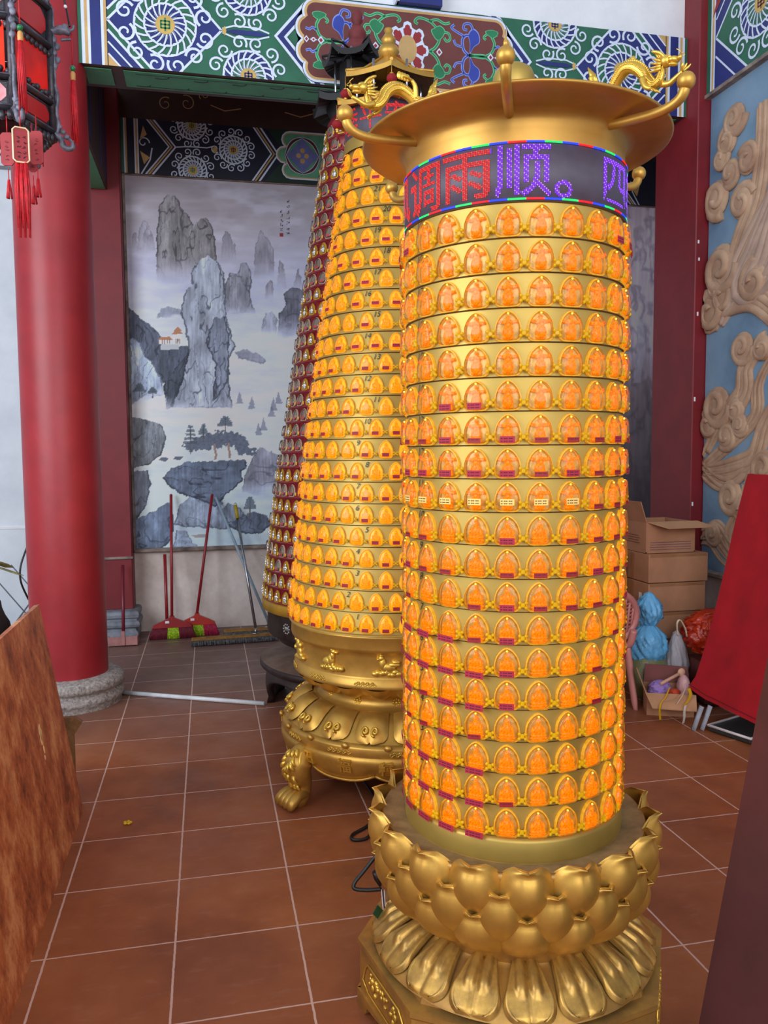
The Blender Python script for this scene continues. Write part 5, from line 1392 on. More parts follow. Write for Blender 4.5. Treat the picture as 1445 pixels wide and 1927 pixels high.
# ------------------------------------------------------------------ palace lantern, top left
def palace_lantern():
    LX, LY = -.695, 3.0
    WOOD = mat('carved_dark_wood', (58, 56, 64), .32, .1, .3, 30, .2); WOODL = mat('worn_carved_wood', (120, 122, 138), .4, .1, .3, 40, .2, rgb2=(60, 58, 68))
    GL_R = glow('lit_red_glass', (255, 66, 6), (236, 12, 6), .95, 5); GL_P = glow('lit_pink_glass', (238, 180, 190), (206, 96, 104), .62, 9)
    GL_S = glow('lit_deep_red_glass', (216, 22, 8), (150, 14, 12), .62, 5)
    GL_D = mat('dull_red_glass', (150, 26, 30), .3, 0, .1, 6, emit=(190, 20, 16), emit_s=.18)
    TAS = mat('red_silk', (196, 14, 30), .6, 0, .2, 60); TAG = mat('red_wish_tag', (156, 34, 40), .6, 0, .12, 20); BEAD = mat('green_bead', (14, 120, 70), .15)
    root = thing('palace_lantern', 'dark carved hexagonal lantern with lit red glass hanging before the round column', 'lantern', (LX, LY, 2.62))
    R = .205; a0 = math.radians(-90+30+12.4-12.4)     # a flat face towards the hall
    fa = math.atan2(-LY, -LX)+math.radians(-8)
    cor = [fa+math.radians(30+60*k) for k in range(6)]
    def pc(k, r, z): return V3(LX+r*math.cos(cor[k % 6]), LY+r*math.sin(cor[k % 6]), z)
    b = MB()
    zs = {'top': (2.985, 3.105), 'mid': (2.80, 2.975), 'low': (2.705, 2.79)}
    for k in range(6):
        b.tube([pc(k, R, 2.67), pc(k, R, 3.12)], .0125, WOOD, 8); b.tube([pc(k, R+.012, 2.68), pc(k, R+.012, 3.11)], .004, WOODL, 6)
        for z, th in ((2.70, .012), (2.795, .011), (2.98, .012), (3.108, .013)):
            b.tube([pc(k, R, z), pc(k+1, R, z)], th, WOOD, 6); b.tube([pc(k, R+.008, z+th*.6), pc(k+1, R+.008, z+th*.6)], .003, WOODL, 5)
        # carved aprons above and below the middle glass and under the body
        for j in range(9):
            f = (j+.5)/9; p = pc(k, R, 0)*(1-f)+pc(k+1, R, 0)*f
            b.ball((p[0], p[1], 2.955), (.011, .011, .012), WOOD, 6, 4); b.ball((p[0], p[1], 2.812+.006*abs(j-4)*0+.008*(j % 2)), (.011, .011, .011), WOOD, 6, 4)
            b.ball((p[0], p[1], 2.682-.012*math.sin(PI*f)), (.012, .012, .017), WOOD, 6, 4)
            b.ball((p[0], p[1], 3.13+.008*(j % 2)), (.011, .011, .014), WOODL, 6, 4)
        # sweeping roof ribs up to the crown
        b.tube(sm([pc(k, R, 3.12), pc(k, R*.72, 3.16), pc(k, R*.48, 3.26), pc(k, R*.36, 3.42)], 5), .010, WOOD, 7)
        for j in range(4):
            rr, z = R*(.80-.1*j), 3.15+.05*j
            b.tube(sm([pc(k, rr, z), (pc(k, rr*.95, z+.05)+pc(k+1, rr*.95, z+.05))/2, pc(k+1, rr, z)], 5), .0035, WOODL, 5)
    b.build('carved_frame', root)
    FK = min(range(6), key=lambda k: abs(math.degrees(math.atan2(*( (pc(k, R, 0)+pc(k+1, R, 0))/2-V3(LX, LY, 0))[[1, 0]])-math.radians(-90-18)+PI) % 360-180))
    for k in range(6):
        p0, p1 = pc(k, R-.004, 0), pc(k+1, R-.004, 0); e = (p1-p0); L = np.linalg.norm(e); e /= L; nn = V3(e[1], -e[0], 0)
        if nn.dot((p0+p1)/2-V3(LX, LY, 0)) < 0: nn = -nn
        def panel(z0, z1, m, name, chamf):
            q = MB(); c = .3*(z1-z0) if chamf else .004
            w0, w1 = .018, L-.018
            poly = [(w0+c, z0), (w1-c, z0), (w1, z0+c), (w1, z1-c), (w1-c, z1), (w0+c, z1), (w0, z1-c), (w0, z0+c)]
            if chamf:
                q.prism([(.01, z0-.012), (L-.01, z0-.012), (L-.01, z1+.012), (.01, z1+.012)], p0-nn*.004, e, (0, 0, 1), nn, .003, WOOD); q.tube([p0+e*u+V3(0, 0, z) for u, z in ((.014, z0-.008), (L-.014, z0-.008), (L-.014, z1+.008), (.014, z1+.008))], .0028, WOODL, 5, closed=True)
            q.prism(poly, p0-nn*.001, e, (0, 0, 1), nn, .004, m)
            o = q.build(name, root); return o
        lit = True
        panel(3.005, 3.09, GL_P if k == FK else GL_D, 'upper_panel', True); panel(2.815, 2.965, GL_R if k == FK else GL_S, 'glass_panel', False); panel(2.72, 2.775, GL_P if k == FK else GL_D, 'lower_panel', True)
    # ridge of painted hills on the glass and brush marks on the upper panel
    for k in range(6):   # dragon-head corner brackets and tassels
        d = V3(math.cos(cor[k]), math.sin(cor[k]), 0)
        def q(r, z): return V3(LX, LY, z)+d*r
        b = MB()
        b.tube(sm([q(R, 3.035), q(R+.02, 3.04), q(R+.045, 3.045), q(R+.065, 3.035)]), [.010, .012, .016, .014, .009], WOODL, 8); b.ball(q(R+.05, 3.055), (.013, .009, .012), WOODL, 8, 5)
        b.tube(sm([q(R+.062, 3.045), q(R+.075, 3.052), q(R+.078, 3.066)], 3), .005, WOODL, 6); b.tube(sm([q(R+.035, 3.012), q(R+.055, 3.016), q(R+.068, 3.018)], 3), .005, WOODL, 6)
        for j in range(5): b.ball(q(R+.012+.010*(j % 2), 3.01-.022*j), (.011, .006, .013), WOODL, 7, 5)
        b.tube(sm([q(R+.010, 2.86), q(R+.018, 2.82), q(R+.012, 2.77), q(R+.018, 2.73), q(R+.012, 2.70)]), .007, WOODL, 7)
        b.tube(sm([q(R, 2.70), q(R+.02, 2.685), q(R+.035, 2.655), q(R+.058, 2.655), q(R+.062, 2.675), q(R+.048, 2.685)]), [.011, .011, .010, .009, .007, .004], WOODL, 7)
        for j in range(3): b.ball(q(R+.018+.012*j, 2.722-.016*j), (.012, .006, .009), WOODL, 7, 5)
        b.build('corner_bracket', root)
        tk = MB(); c = q(R+.070, 0)
        tk.tube([c+V3(0, 0, 3.04), c+V3(0, 0, 2.935)], .0022, TAS, 5); tk.ball(c+V3(0, 0, 2.922), .0095, BEAD, 10, 7); tk.lathe([(.004, .016), (.0085, .010), (.009, -.010), (.006, -.016)], mat('wood_bead', (206, 150, 84), .5), (c[0], c[1], 2.896), 10)
        rr = random.Random(k)
        for j in range(12):
            th = j*2.4; r0 = .0045; tk.tube([c+V3(r0*math.cos(th), r0*math.sin(th), 2.885), c+V3(.010*math.cos(th), .010*math.sin(th), 2.80), c+V3(.011*math.cos(th+.4), .011*math.sin(th+.4), 2.69-rr.random()*.03)], [.0028, .0034, .0016], TAS, 5)
        tk.build('long_tassel', root)
    # wish tags hanging under the body
    def tag_at(x, y0, y1, w, face, framed, name='wish_tag'):
        p = atY(x, y0, 2.80+face); z1 = p[2]; z0 = atY(x, y1, 2.80+face)[2]; t = MB()
        ang = math.radians(-12 if not framed else 14); e = V3(math.cos(ang), math.sin(ang), 0); nn = V3(math.sin(ang), -math.cos(ang), 0)
        c = V3(p[0], p[1], 0); hw = w/2; k = .008
        poly = [(-hw+k, z0), (hw-k, z0), (hw, z0+k), (hw, z1-k), (hw-k, z1), (-hw+k, z1), (-hw, z1-k), (-hw, z0+k)]
        t.prism(poly, c, e, (0, 0, 1), nn, .004, TAG)
        if framed: t.tube([c+e*u+V3(0, 0, z)+nn*.004 for u, z in poly], .0028, mat('pale_gilt_edge', (240, 214, 170), .4, .3), 5, closed=True)
        t.tube([c+V3(0, 0, z1), c+V3(0, 0, z1+.05)], .0018, TAS, 5)
        rr = random.Random(int(x))
        for cx in ((-.006, .010) if framed else (0,)):
            for j in range(5):
                zz = z1-(z1-z0)*(.28+.14*j)
                for s_ in range(3): t.box(c+e*(cx+rr.uniform(-.004, .004))+V3(0, 0, zz+rr.uniform(-.004, .004))+nn*.0045, (.007, .0006, .0016), INK if framed else mat('dark_red_ink', (110, 14, 22), .7), R=Matrix.Rotation(ang, 3, 'Z') @ Matrix.Rotation(rr.uniform(-.8, .8), 3, 'Y'))
        t.build(name, root)
        return c, z0
    def small_tassel(c, z, l, s_=1.):
        t = MB(); t.tube([c+V3(0, 0, z+.035), c+V3(0, 0, z)], .0015, TAS, 5); t.ball(c+V3(0, 0, z), .0045*s_, TAS, 8, 5)
        for j in range(10): th = j*2.4; t.tube([c+V3(.002*math.cos(th), .002*math.sin(th), z), c+V3(.008*s_*math.cos(th), .008*s_*math.sin(th), z-l)], [.0022, .0024], TAS, 5)
        t.build('small_tassel', root)
    for (x, y0, y1, w, f, fr) in ((13, 250, 312, .041, -.012, False), (38, 241, 306, .046, -.035, True), (68, 247, 310, .041, .01, False), (60, 262, 324, .03, .05, False), (-22, 248, 312, .042, 0, False)):
        c, z0 = tag_at(x, y0, y1, w, f, fr)
        if not fr: small_tassel(c, z0-.045, .055)
        else:
            for dx in (-.012, 0, .012):
                t = MB()
                for j in range(9): th = j*2.4; t.tube([c+V3(dx+.003*math.cos(th), .003*math.sin(th), z0), c+V3(dx*1.1+.008*math.cos(th), .008*math.sin(th), z0-.08), c+V3(dx*1.2+.004*math.cos(th), .004*math.sin(th), z0-.17-.03*(j % 3))], [.0028, .003, .0014], TAS, 5)
                t.build('long_tassel', root)
    b = MB(); b.lathe([(.09, 3.40), (.085, 3.46), (.03, 3.50), (.012, 3.54)], WOOD, (LX, LY, 0), 6, smooth=False); b.tube([(LX, LY, 3.52), (LX, LY, 5.4)], .006, BLACK, 6); b.build('crown_and_cord', root)
    q0 = V3(*atY(122, 0, 3.2)); b = MB(); b.tube(sm([atY(118, -30, 3.05), atY(121, 0, 3.05), atY(124, 13, 3.05), atY(131, 50, 3.02)], 4), .0035, BLACK, 6); b.ball(atY(123, 12.5, 3.045), .006, WHITEWALL, 8, 5); b.build('corner_cord', root)
palace_lantern()

# ------------------------------------------------------------------ cleaning things at the back wall
PLASTIC_RED = mat('red_plastic', (160, 36, 40), .4, 0, .1, 10); BRISTLE_G = mat('lime_bristle', (170, 206, 30), .7, 0, .3, 60); BRISTLE_M = mat('wine_bristle', (120, 20, 44), .7, 0, .3, 60); BRISTLE_P = mat('crimson_bristle', (186, 28, 74), .7, 0, .3, 60)
HANDLE_R = mat('red_tube_handle', (158, 34, 42), .35, 0, .15, 20)
def broom(name, label, top, head, w, cap, b_out, b_mid, lean_top):
    """top/head: world points of handle ends; head fan width w"""
    root = thing(name, label, 'broom', (head[0], head[1], 0), 'brooms at the back wall')
    b = MB(); b.tube([head+V3(0, 0, .01), top], .0125, HANDLE_R, 10); b.ball(top, .0135, HANDLE_R, 8, 5); b.build('handle', root)
    b = MB(); z1, z0 = head[2]+.01, .10
    poly = [(-.018, z1), (.018, z1), (.024, z1-.02), (w*.30, z0+.045), (w*.44, z0+.02), (w*.46, z0), (-w*.46, z0), (-w*.44, z0+.02), (-w*.30, z0+.045), (-.024, z1-.02)]
    b.prism(poly, (head[0], head[1]+.018, 0), (1, 0, 0), (0, 0, 1), (0, -1, 0), .036, cap); b.box((head[0]-.04, head[1]-.020, z0+.05), (.032, .002, .02), WHITEWALL); b.build('cap', root)
    rr = random.Random(int(w*1000)); bb = {0: MB(), 1: MB(), 2: MB()}
    for i in range(64):
        f = (i+.5)/64*2-1; x0 = head[0]+f*w*.45; x1 = head[0]+f*w*.54
        mid = -.22 < f < .32
        for j in range(3): bb[1 if mid else (0 if f < 0 else 2)].tube([(x0, head[1]+(j-1)*.011, z0+.004), (x0*.4+x1*.6, head[1]+(j-1)*.016, .05), (x1+rr.uniform(-.004, .004), head[1]+(j-1)*.020, .002+rr.random()*.004)], .0042, b_mid if mid else b_out, 4)
    for k, m in bb.items(): m.build('green_bristles' if k == 1 else 'bristles', root)
broom('broom', 'red-handled broom with maroon cap and lime bristles leaning upright on the back wall', V3(-.325, 7.30, 1.225), V3(-.335, 7.04, .19), .36, PLASTIC_RED, BRISTLE_M, BRISTLE_G, 0)
broom('broom', 'red-handled broom with orange cap leaning to the right behind the first broom', V3(.03, 7.31, 1.22), V3(-.125, 7.10, .19), .34, mat('orange_red_plastic', (196, 52, 40), .4, 0, .1, 10), BRISTLE_P, BRISTLE_G, 0)
b = MB(); b.tube([(-.385, 7.20, .02), (-.395, 7.33, .70)], .014, HANDLE_R, 10); tag(b.build('handle_stick'), 'short red broom stick standing behind the maroon-capped broom', 'stick')
# dustpan
dp = thing('dustpan', 'pink dustpan with an upright dark red stick by the pilaster foot', 'dustpan', (-.725, 6.92, 0))
PINKP = mat('dusty_pink_plastic', (176, 120, 116), .5, 0, .15, 14)
b = MB(); b.box((-.725, 6.94, .012), (.235, .17, .012), PINKP, bev=.004); b.box((-.725, 6.855, .045), (.235, .012, .075), PINKP, bev=.005)
for sx in (-1, 1): b.prism([(-.085, .01), (.085, .01), (.085, .03), (-.06, .085), (-.085, .085)], (-.725+sx*.115-.004, 6.94, 0), (0, 1, 0), (0, 0, 1), (1, 0, 0), .008, PINKP)
b.box((-.72, 6.848, .07), (.03, .02, .12), PINKP, bev=.004); b.build('pan', dp)
b = MB(); b.tube([(-.72, 6.86, .06), (-.73, 7.08, .65)], .0135, mat('dark_red_stick', (120, 24, 44), .35), 10); b.build('stick', dp)
# two dust mops
MOPY = mat('yellow_mop_cloth', (168, 118, 50), .85, 0, .25, 20, .2); MOPG = mat('grey_mop_fringe', (112, 110, 112), .95, 0, .4, 60, .5)
def mop(name, label, c, L, rz, top, hm, grip):
    root = thing(name, label, 'mop', (c[0], c[1], 0), 'dust mops on the floor')
    R_ = Matrix.Rotation(rz, 3, 'Z'); b = MB(); b.box((c[0], c[1], .042), (L, .085, .028), MOPY, rz=rz, bev=.012); b.build('mop_pad', root)
    b = MB(); rr = random.Random(int(L*100))
    for i in range(90):
        for sy in (-1, 1):
            p = R_ @ Vector((-L/2+L*(i+.5)/90, sy*.046, 0)); o = R_ @ Vector((rr.uniform(-.006, .006), sy*(.022+.01*rr.random()), 0))
            b.tube([(c[0]+p[0], c[1]+p[1], .040), (c[0]+p[0]+o[0]*.8, c[1]+p[1]+o[1]*.8, .03), (c[0]+p[0]+o[0], c[1]+p[1]+o[1], .006)], [.006, .0075, .006], MOPG, 4)
    b.build('fringe', root)
    b = MB(); j = V3(c[0]+(R_ @ Vector((.24*L, 0, 0)))[0], c[1]+(R_ @ Vector((.24*L, 0, 0)))[1], .06)
    b.tube([j, j+V3(0, .02, .05)], .011, STEEL, 8); b.tube([j+V3(-.03, 0, 0), j+V3(.03, 0, 0)], .007, STEEL, 8); b.build('swivel_joint', root)
    b = MB(); b.tube([j+V3(0, .02, .05), top], .0125, hm, 10)
    b.build('handle', root)
    if grip:
        b = MB(); d = (top-j)/np.linalg.norm(top-j); b.tube([top-d*.13, top], .0165, mat('yellow_grip', (196, 170, 40), .5), 10); b.tube([top+d*(.012)+V3(.010*math.cos(t), 0, .010*math.sin(t)) for t in np.linspace(0, 2*PI, 12)[:-1]], .003, STEEL, 5, closed=True); b.build('grip', root)
mop('mop', 'front dust mop with a steel handle and yellow grip', V3(.19, 6.78, 0), .72, .06, V3(.232, 7.30, 1.125), STEEL, True)
mop('mop', 'rear dust mop with a pale blue handle against the wall', V3(.36, 7.02, 0), .52, .03, V3(.06, 7.32, 1.20), mat('pale_blue_handle', (162, 184, 200), .35), False)
b = MB(); p0, p1 = atZ(228, 1303, .014), atZ(498, 1324, .014); b.tube([p0, p1], .014, mat('white_plastic_pipe', (216, 220, 224), .4), 12, cap=True); tag(b.build('pipe'), 'thin white pipe lying on the floor from the round column foot', 'pipe')

# ------------------------------------------------------------------ leaning boards
def wood_mat(name, a, b_, c):
    k = NT(name); n1 = k.noise(5.2, 10, .78, stretch=(1, 1.2, .85)); n2 = k.noise(11, 6, .6, stretch=(1, 1, .4))
    base = k.ramp(n1, [(.36, lin(a)), (.5, lin(b_)), (.63, lin(c))]); col = k.mix(k.math('MULTIPLY', k.ramp(n2, [(.52, (0,)*3), (.8, (1,)*3)]), .4), base, lin(a))
    k.l(col, k.b.inputs['Base Color']); k.b.inputs['Roughness'].default_value = .5; k.bump(n2, .15, .004); return k.m
PLY = wood_mat('stained_plywood', (112, 56, 36), (190, 106, 62), (228, 160, 104))
def lean_board(name, label, xb, xt, zt, y0, y1, th, m, cat='board'):
    """board standing on its long edge, leaning from xb on the floor to xt at height zt; spans y0..y1"""
    e = V3(xt-xb, 0, zt); L = np.linalg.norm(e); e /= L; nn = V3(e[2], 0, -e[0])
    if xt > xb: nn = -nn
    root = thing(name, label, cat, (xb, (y0+y1)/2, 0))
    b = MB(); b.prism([(0, 0), (y1-y0, 0), (y1-y0, L), (0, L)], V3(xb, y0, 0)-nn*th, (0, 1, 0), e, nn, th, m); b.build('panel', root)
    return root, e, nn
r, e, nn = lean_board('plywood_board', 'scuffed brown plywood board leaning on its long edge in the left foreground', -.585, -.735, .945, .9, 3.70, .022, PLY)
b = MB(); rr = random.Random(2)
for (x, y, s_) in ((76, 1378, 1), (78, 1392, .8), (83, 1410, .5), (85, 1425, .35)):
    d = ray(x, y); o = V3(0, 0, CAM_H); t = (V3(-.585, 0, 0)-o).dot(nn)/d.dot(nn); p = o+d*t
    poly = [(rr.uniform(.7, 1.1)*.020*s_*math.cos(a), rr.uniform(.7, 1.1)*.034*s_*math.sin(a)) for a in np.linspace(0, 2*PI, 11)[:-1]]
    b.prism(poly, p, (0, 1, 0), e, nn, .0012, mat('bare_wood_scar', (252, 216, 150), .8))
b.build('paint_scar', r)
b = MB(); b.prism([(0, 0), (.035, .0), (.035, .30), (.075, .36), (.045, .385), (-.25, .40), (-.25, 0)], (-.672, 3.86, 0), (1, 0, 0), (0, 0, 1), (0, -1, 0), .03, wood_mat('rough_brown_board', (70, 44, 20), (120, 80, 40), (150, 104, 60)))
tag(b.build('wood_offcut'), 'rough brown offcut standing behind the plywood board end', 'board')
DKRED = mat('dark_maroon_board_paint', (78, 36, 40), .55, 0, .2, 3, .05, rgb2=(60, 30, 29))
r, e, nn = lean_board('maroon_board', 'dark maroon board leaning out at the right edge of the view', 1.145, 1.345, 1.10, .5, 1.70, .020, DKRED)

# red cloth draped over a leaning board
k = NT('red_cotton_cloth'); k.l(k.ramp(k.noise(5, 5), [(.3, lin((150, 2, 18))), (.7, lin((180, 4, 26)))]), k.b.inputs['Base Color']); k.b.inputs['Roughness'].default_value = .85; k.b.inputs['Sheen Weight'].default_value = .0; k.bump(k.noise(260, 2), .1, .001)
CLOTH = k.m
rt = thing('cloth_covered_board', 'red cloth draped over a tall board leaning at the right wall', 'cloth', (2.95, 3.2, 0))
G = []; nu, nv = 26, 40
for i in range(nu):
    t = i/(nu-1); row = []
    for j in range(nv):
        s_ = j/(nv-1); y = 4.20-1.9*s_
        z = .135+1.31*t; x = 2.79+.36*t
        pass
        y -= .33*t**1.2*(1-s_)*0+0
        y0 = 4.20-.02*math.sin(t*5)-.0*t
        y = y0-(y0-2.3)*s_
        if t < .06: y += .02*math.sin(PI*t/.06)*max(0, 1-s_*8); z += (.03*(1-t/.06)**2*max(0, 1-s_*14) if s_ < .08 else 0)
        x += .010*math.sin(9*s_+2.2*t)+.006*math.sin(23*s_-3*t)-.012*max(0, .1-t)*6
        z += (.012*math.sin(7*s_)*(1-t) if t < .2 else 0)
        row.append((x, y, z))
    G.append(row)
b = MB(); b.grid(G, CLOTH); top = [(p[0]+.035, p[1], p[2]-.002) for p in G[-1]]; b.grid([G[-1], top], CLOTH)
side = [(r_[0][0]+.035, r_[0][1]-.01, r_[0][2]) for r_ in G]; b.grid([side, [r_[0] for r_ in G]], CLOTH)
hem = [[(p[0]-.004, p[1], p[2]+.03*0+.03) for p in G[0]], [(p[0]-.006, p[1], p[2]+.026) for p in G[0]]]; b.grid(hem, mat('hem_stitch', (96, 6, 20), .9)); b.build('cloth', rt)
b = MB(); e = V3(.36, 0, 1.31); e /= np.linalg.norm(e); b.prism([(0, 0), (1.86, 0), (1.86, 1.33), (0, 1.33)], (2.822, 2.31, .14), (0, 1, 0), e, (e[2], 0, -e[0]), .02, TRIMWOOD); b.build('board', rt)
# grey battens propping it
gr = thing('batten', 'two pale grey battens standing under the hem of the red cloth', 'batten', (2.72, 4.0, 0))
GREYP = mat('grey_painted_wood', (170, 172, 182), .7, 0, .15, 12)
for i, (x0, x1) in enumerate(((1304, 1311), (1320, 1325))):
    p = atZ(x0, 1374-1*i, 0.0); b = MB(); d = V3(.052, .0, .135); b.tube([p+V3(0, 0, .0), p+d], .022, GREYP, 4, flat=.5); b.build('batten_piece', gr)
tb = thing('plastic_tray', 'black tray with a white rim on the floor under the red cloth', 'tray', tuple(atZ(1400, 1385)))
p = atZ(1402, 1380); b = MB(); b.box((p[0], p[1], .02), (.30, .26, .03), mat('dark_tray', (40, 48, 46), .4), rz=.35, bev=.008); b.build('tray_body', tb)
b = MB()
R_ = Matrix.Rotation(.35, 3, 'Z')
b.tube([tuple(Vector((p[0], p[1], .038))+R_ @ Vector((sx*.15, sy*.13, 0))) for sx, sy in ((-1, -1), (1, -1), (1, 1), (-1, 1))], .008, mat('white_rim', (226, 214, 214), .4), 8, closed=True); b.build('rim', tb)

# ------------------------------------------------------------------ cartons, chair, bags
CARD = mat('corrugated_cardboard', (180, 128, 94), .85, 0, .10, 5, .05); CARD_D = mat('brown_cardboard_print', (120, 70, 56), .85); TAPE = mat('brown_packing_tape', (160, 112, 76), .35); CARDIN = mat('cardboard_inside', (196, 148, 108), .9, 0, .08, 6)  # CARD_D is the brown ink of the printed lines
def carton(name, label, x0, x1, y0, y1, z0, z1, marks='', group='cardboard cartons by the red pillar'):
    root = thing(name, label, 'box', ((x0+x1)/2, (y0+y1)/2, z0), group)
    b = MB(); b.box(((x0+x1)/2, (y0+y1)/2, (z0+z1)/2), (x1-x0, y1-y0, z1-z0-.003), CARD, bev=.004); b.build('carton_body', root)
    b = MB(); xt = x0+(x1-x0)*.12
    b.box((x0-.0008, (y0+y1)/2, (z0+z1)/2), (.001, .05, z1-z0-.012), TAPE); b.box(((x0+x1)/2, y0-.0008, z1-.012), (x1-x0-.02, .001, .018), TAPE); b.build('packing_tape', root)
    if 'label' in marks:
        b = MB(); b.box((x0-.0012, y0+.10, z0+(z1-z0)*.45), (.001, .035, .07), WHITEWALL); b.build('paper_label', root)
    if 'print' in marks:
        b = MB()
        for i in range(4): b.box((x0+(x1-x0)*.6, y0-.0015, z0+.03+.014*i), ((x1-x0)*(.5-.06*(i % 2)), .001, .003), CARD_D)
        b.build('printed_lines', root)
    return root
x0, x1 = 2.80, 3.225
carton('carton', 'lowest cardboard carton of the stack below the open-topped box', x0, x1-.02, 4.72, 5.12, 0, .335)
carton('carton', 'cardboard carton second from the floor in the pillar stack', x0, x1-.03, 4.71, 5.12, .337, .520, 'label')
carton('carton', 'cardboard carton third from the floor in the pillar stack', x0, x1-.005, 4.70, 5.12, .522, .716, 'label')
carton('carton', 'cardboard carton directly under the open-topped box', x0, x1+.01, 4.70, 5.12, .718, .910)
carton('carton', 'tall stack-side carton behind the pink chair, lower one', 2.36, 2.77, 4.95, 5.35, 0, .52, 'label')
carton('carton', 'tall stack-side carton behind the pink chair, upper one', 2.38, 2.78, 4.95, 5.35, .522, .90)
ob = thing('open_carton', 'open-topped cardboard box with raised flaps crowning the carton stack', 'box', (2.98, 4.92, .912), 'cardboard cartons by the red pillar')
b = MB(); bx0, bx1, by0, by1, bz0, bz1 = 2.80, 3.16, 4.74, 5.10, .912, 1.115
for c, d in (((bx0+.004, (by0+by1)/2, (bz0+bz1)/2), (.007, by1-by0, bz1-bz0)), ((bx1-.004, (by0+by1)/2, (bz0+bz1)/2), (.007, by1-by0, bz1-bz0)), (((bx0+bx1)/2, by0+.004, (bz0+bz1)/2), (bx1-bx0, .007, bz1-bz0)), (((bx0+bx1)/2, by1-.004, (bz0+bz1)/2), (bx1-bx0, .007, bz1-bz0)), (((bx0+bx1)/2, (by0+by1)/2, bz0+.004), (bx1-bx0, by1-by0, .007))): b.box(c, d, CARD)
b.build('carton_body', ob)
b = MB(); b.prism([(0, 0), (.36, 0), (.36, .14), (0, .145)], (bx0, by0, bz1), (0, 1, 0), (-.30, 0, .95), (.95, 0, .3), .006, CARD); b.build('raised_flap', ob)
b = MB(); b.prism([(0, 0), (.36, 0), (.39, .13), (.05, .14)], (bx0+.01, by0-.002, bz1), (1, 0, 0), (.15, -.96, -.22), (0, -.2, .97), .006, CARDIN); b.build('folded_flap', ob)
b = MB()
for i in range(4): b.box((bx0-.0012, 4.90, .975+.016*i), (.001, .16-.03*(i % 2), .004), CARD_D)
for i in range(4): b.box((2.98, by0-.0012, .935+.016*i), (.30, .001, .004), mat('faded_purple_print', (120, 84, 104), .8))
b.build('printed_lines', ob)

PINKC = mat('pink_chair_plastic', (206, 138, 132), .45, 0, .06, 6)
ch = thing('plastic_chair', 'pink plastic chair with a pierced round back beside the cartons', 'chair', (2.26, 4.45, 0))
def chair():
    xc, yb = 2.27, 4.36
    b = MB(); hw, zc, hh = .275, .575, .185
    def bp(u, v): return V3(xc+u*hw, yb-.035*v+.05*u*u, zc+v*hh)
    rim = [bp(math.cos(t)*(1-.0*abs(math.sin(t))), math.sin(t)*(1. if math.sin(t) > 0 else 1.0)) for t in np.linspace(0, 2*PI, 40)[:-1]]
    b.tube(rim, .022, PINKC, 9, closed=True)
    n = 17
    for i in range(1, n):
        u = -1+2*i/n; h_ = math.sqrt(max(0, 1-u*u)); b.tube([bp(u, -h_), bp(u, 0), bp(u, h_)], .0085, PINKC, 5)
    for i in range(1, 15):
        v = -1+2*i/15; h_ = math.sqrt(max(0, 1-v*v)); b.tube([bp(-h_, v), bp(-h_*.5, v), bp(0, v), bp(h_*.5, v), bp(h_, v)], .0085, PINKC, 5)
    b.build('backrest', ch)
    b = MB(); G = []
    for i in range(9):
        for_ = []
        for j in range(13):
            u = -1+2*j/12; v = i/8; for_.append((xc+u*(.215+.02*v), yb+.03+.42*v, .385+.015*u*u-.012*math.sin(PI*v)))
        G.append(for_)
    b.grid(G, PINKC); b.grid([[(x, y, z-.035) for x, y, z in r_] for r_ in G][::-1], PINKC); b.tube([G[0][j] for j in range(13)]+[r_[-1] for r_ in G[1:]]+[G[-1][j] for j in range(11, -1, -1)]+[r_[0] for r_ in G[7:0:-1]], .018, PINKC, 8, closed=True); b.build('seat', ch)
    for sx in (-1, 1):
        for (ya, yb2) in ((yb+.05, yb+.02), (yb+.40, yb+.44)):
            q = MB(); q.tube(sm([(xc+sx*.215, ya, .40), (xc+sx*.235, (ya+yb2)/2, .22), (xc+sx*.262, yb2, .012), (xc+sx*.263, yb2, 0)], 4), [.030]*4+[.026]*4+[.020]*4+[.018], PINKC, 8, flat=.7); q.build('leg', ch)
        q = MB(); q.tube(sm([(xc+sx*.235, yb+.0, .50), (xc+sx*.225, yb+.02, .42), (xc+sx*.215, yb+.06, .385)], 4), .022, PINKC, 8); q.build('back_bracket', ch)
chair()

def crumple(mb, c, r, m, seed, nu=36, nv=24, amp=.12, fn=None, sharp=2.2, pleat=0.):
    G = []; 
    for i in range(nv+1):
        t = -PI/2+PI*i/nv; row = []
        for j in range(nu):
            a = 2*PI*j/nu; dx, dy, dz = math.cos(t)*math.cos(a), math.cos(t)*math.sin(a), math.sin(t)
            x = np.array([dx*sharp+dz*1.3+7, ]); y = np.array([dy*sharp-dz*.8+5+dx])
            f = 1+amp*(float(fbm(x*2, y*2, seed, 4)[0])-.5)*2+amp*.6*(abs(float(fbm(x*4, y*4, seed+3, 3)[0])-.5)*4-.6)
            if fn: f *= fn(dz)
            if pleat: f *= 1+pleat*(math.sin(11*a+5*float(fbm(x*1.5, y*1.5, seed+9, 2)[0])*3+dz*3)+.6*math.sin(23*a+dz*5+seed))*(abs(dz)**.7*.8+.25)
            row.append((c[0]+r[0]*dx*f, c[1]+r[1]*dy*f, c[2]+r[2]*dz))
        G.append(row)
    return mb.grid(G, m, cv=True)
def film(name, rgb, alpha, rough=.25):
    if name in MATS: return MATS[name]
    k = NT(name); k.b.inputs['Base Color'].default_value = (*lin(rgb), 1); k.b.inputs['Roughness'].default_value = rough; k.b.inputs['Alpha'].default_value = alpha; k.bump(k.noise(26, 5, .7), .5, .01); MATS[name] = k.m; return k.m
bg = thing('blue_bag', 'knotted pale blue plastic bag standing between the pink chair and cartons', 'bag', (2.715, 4.55, 0))
BLUEF = film('pale_blue_film', (104, 176, 222), 1.0)
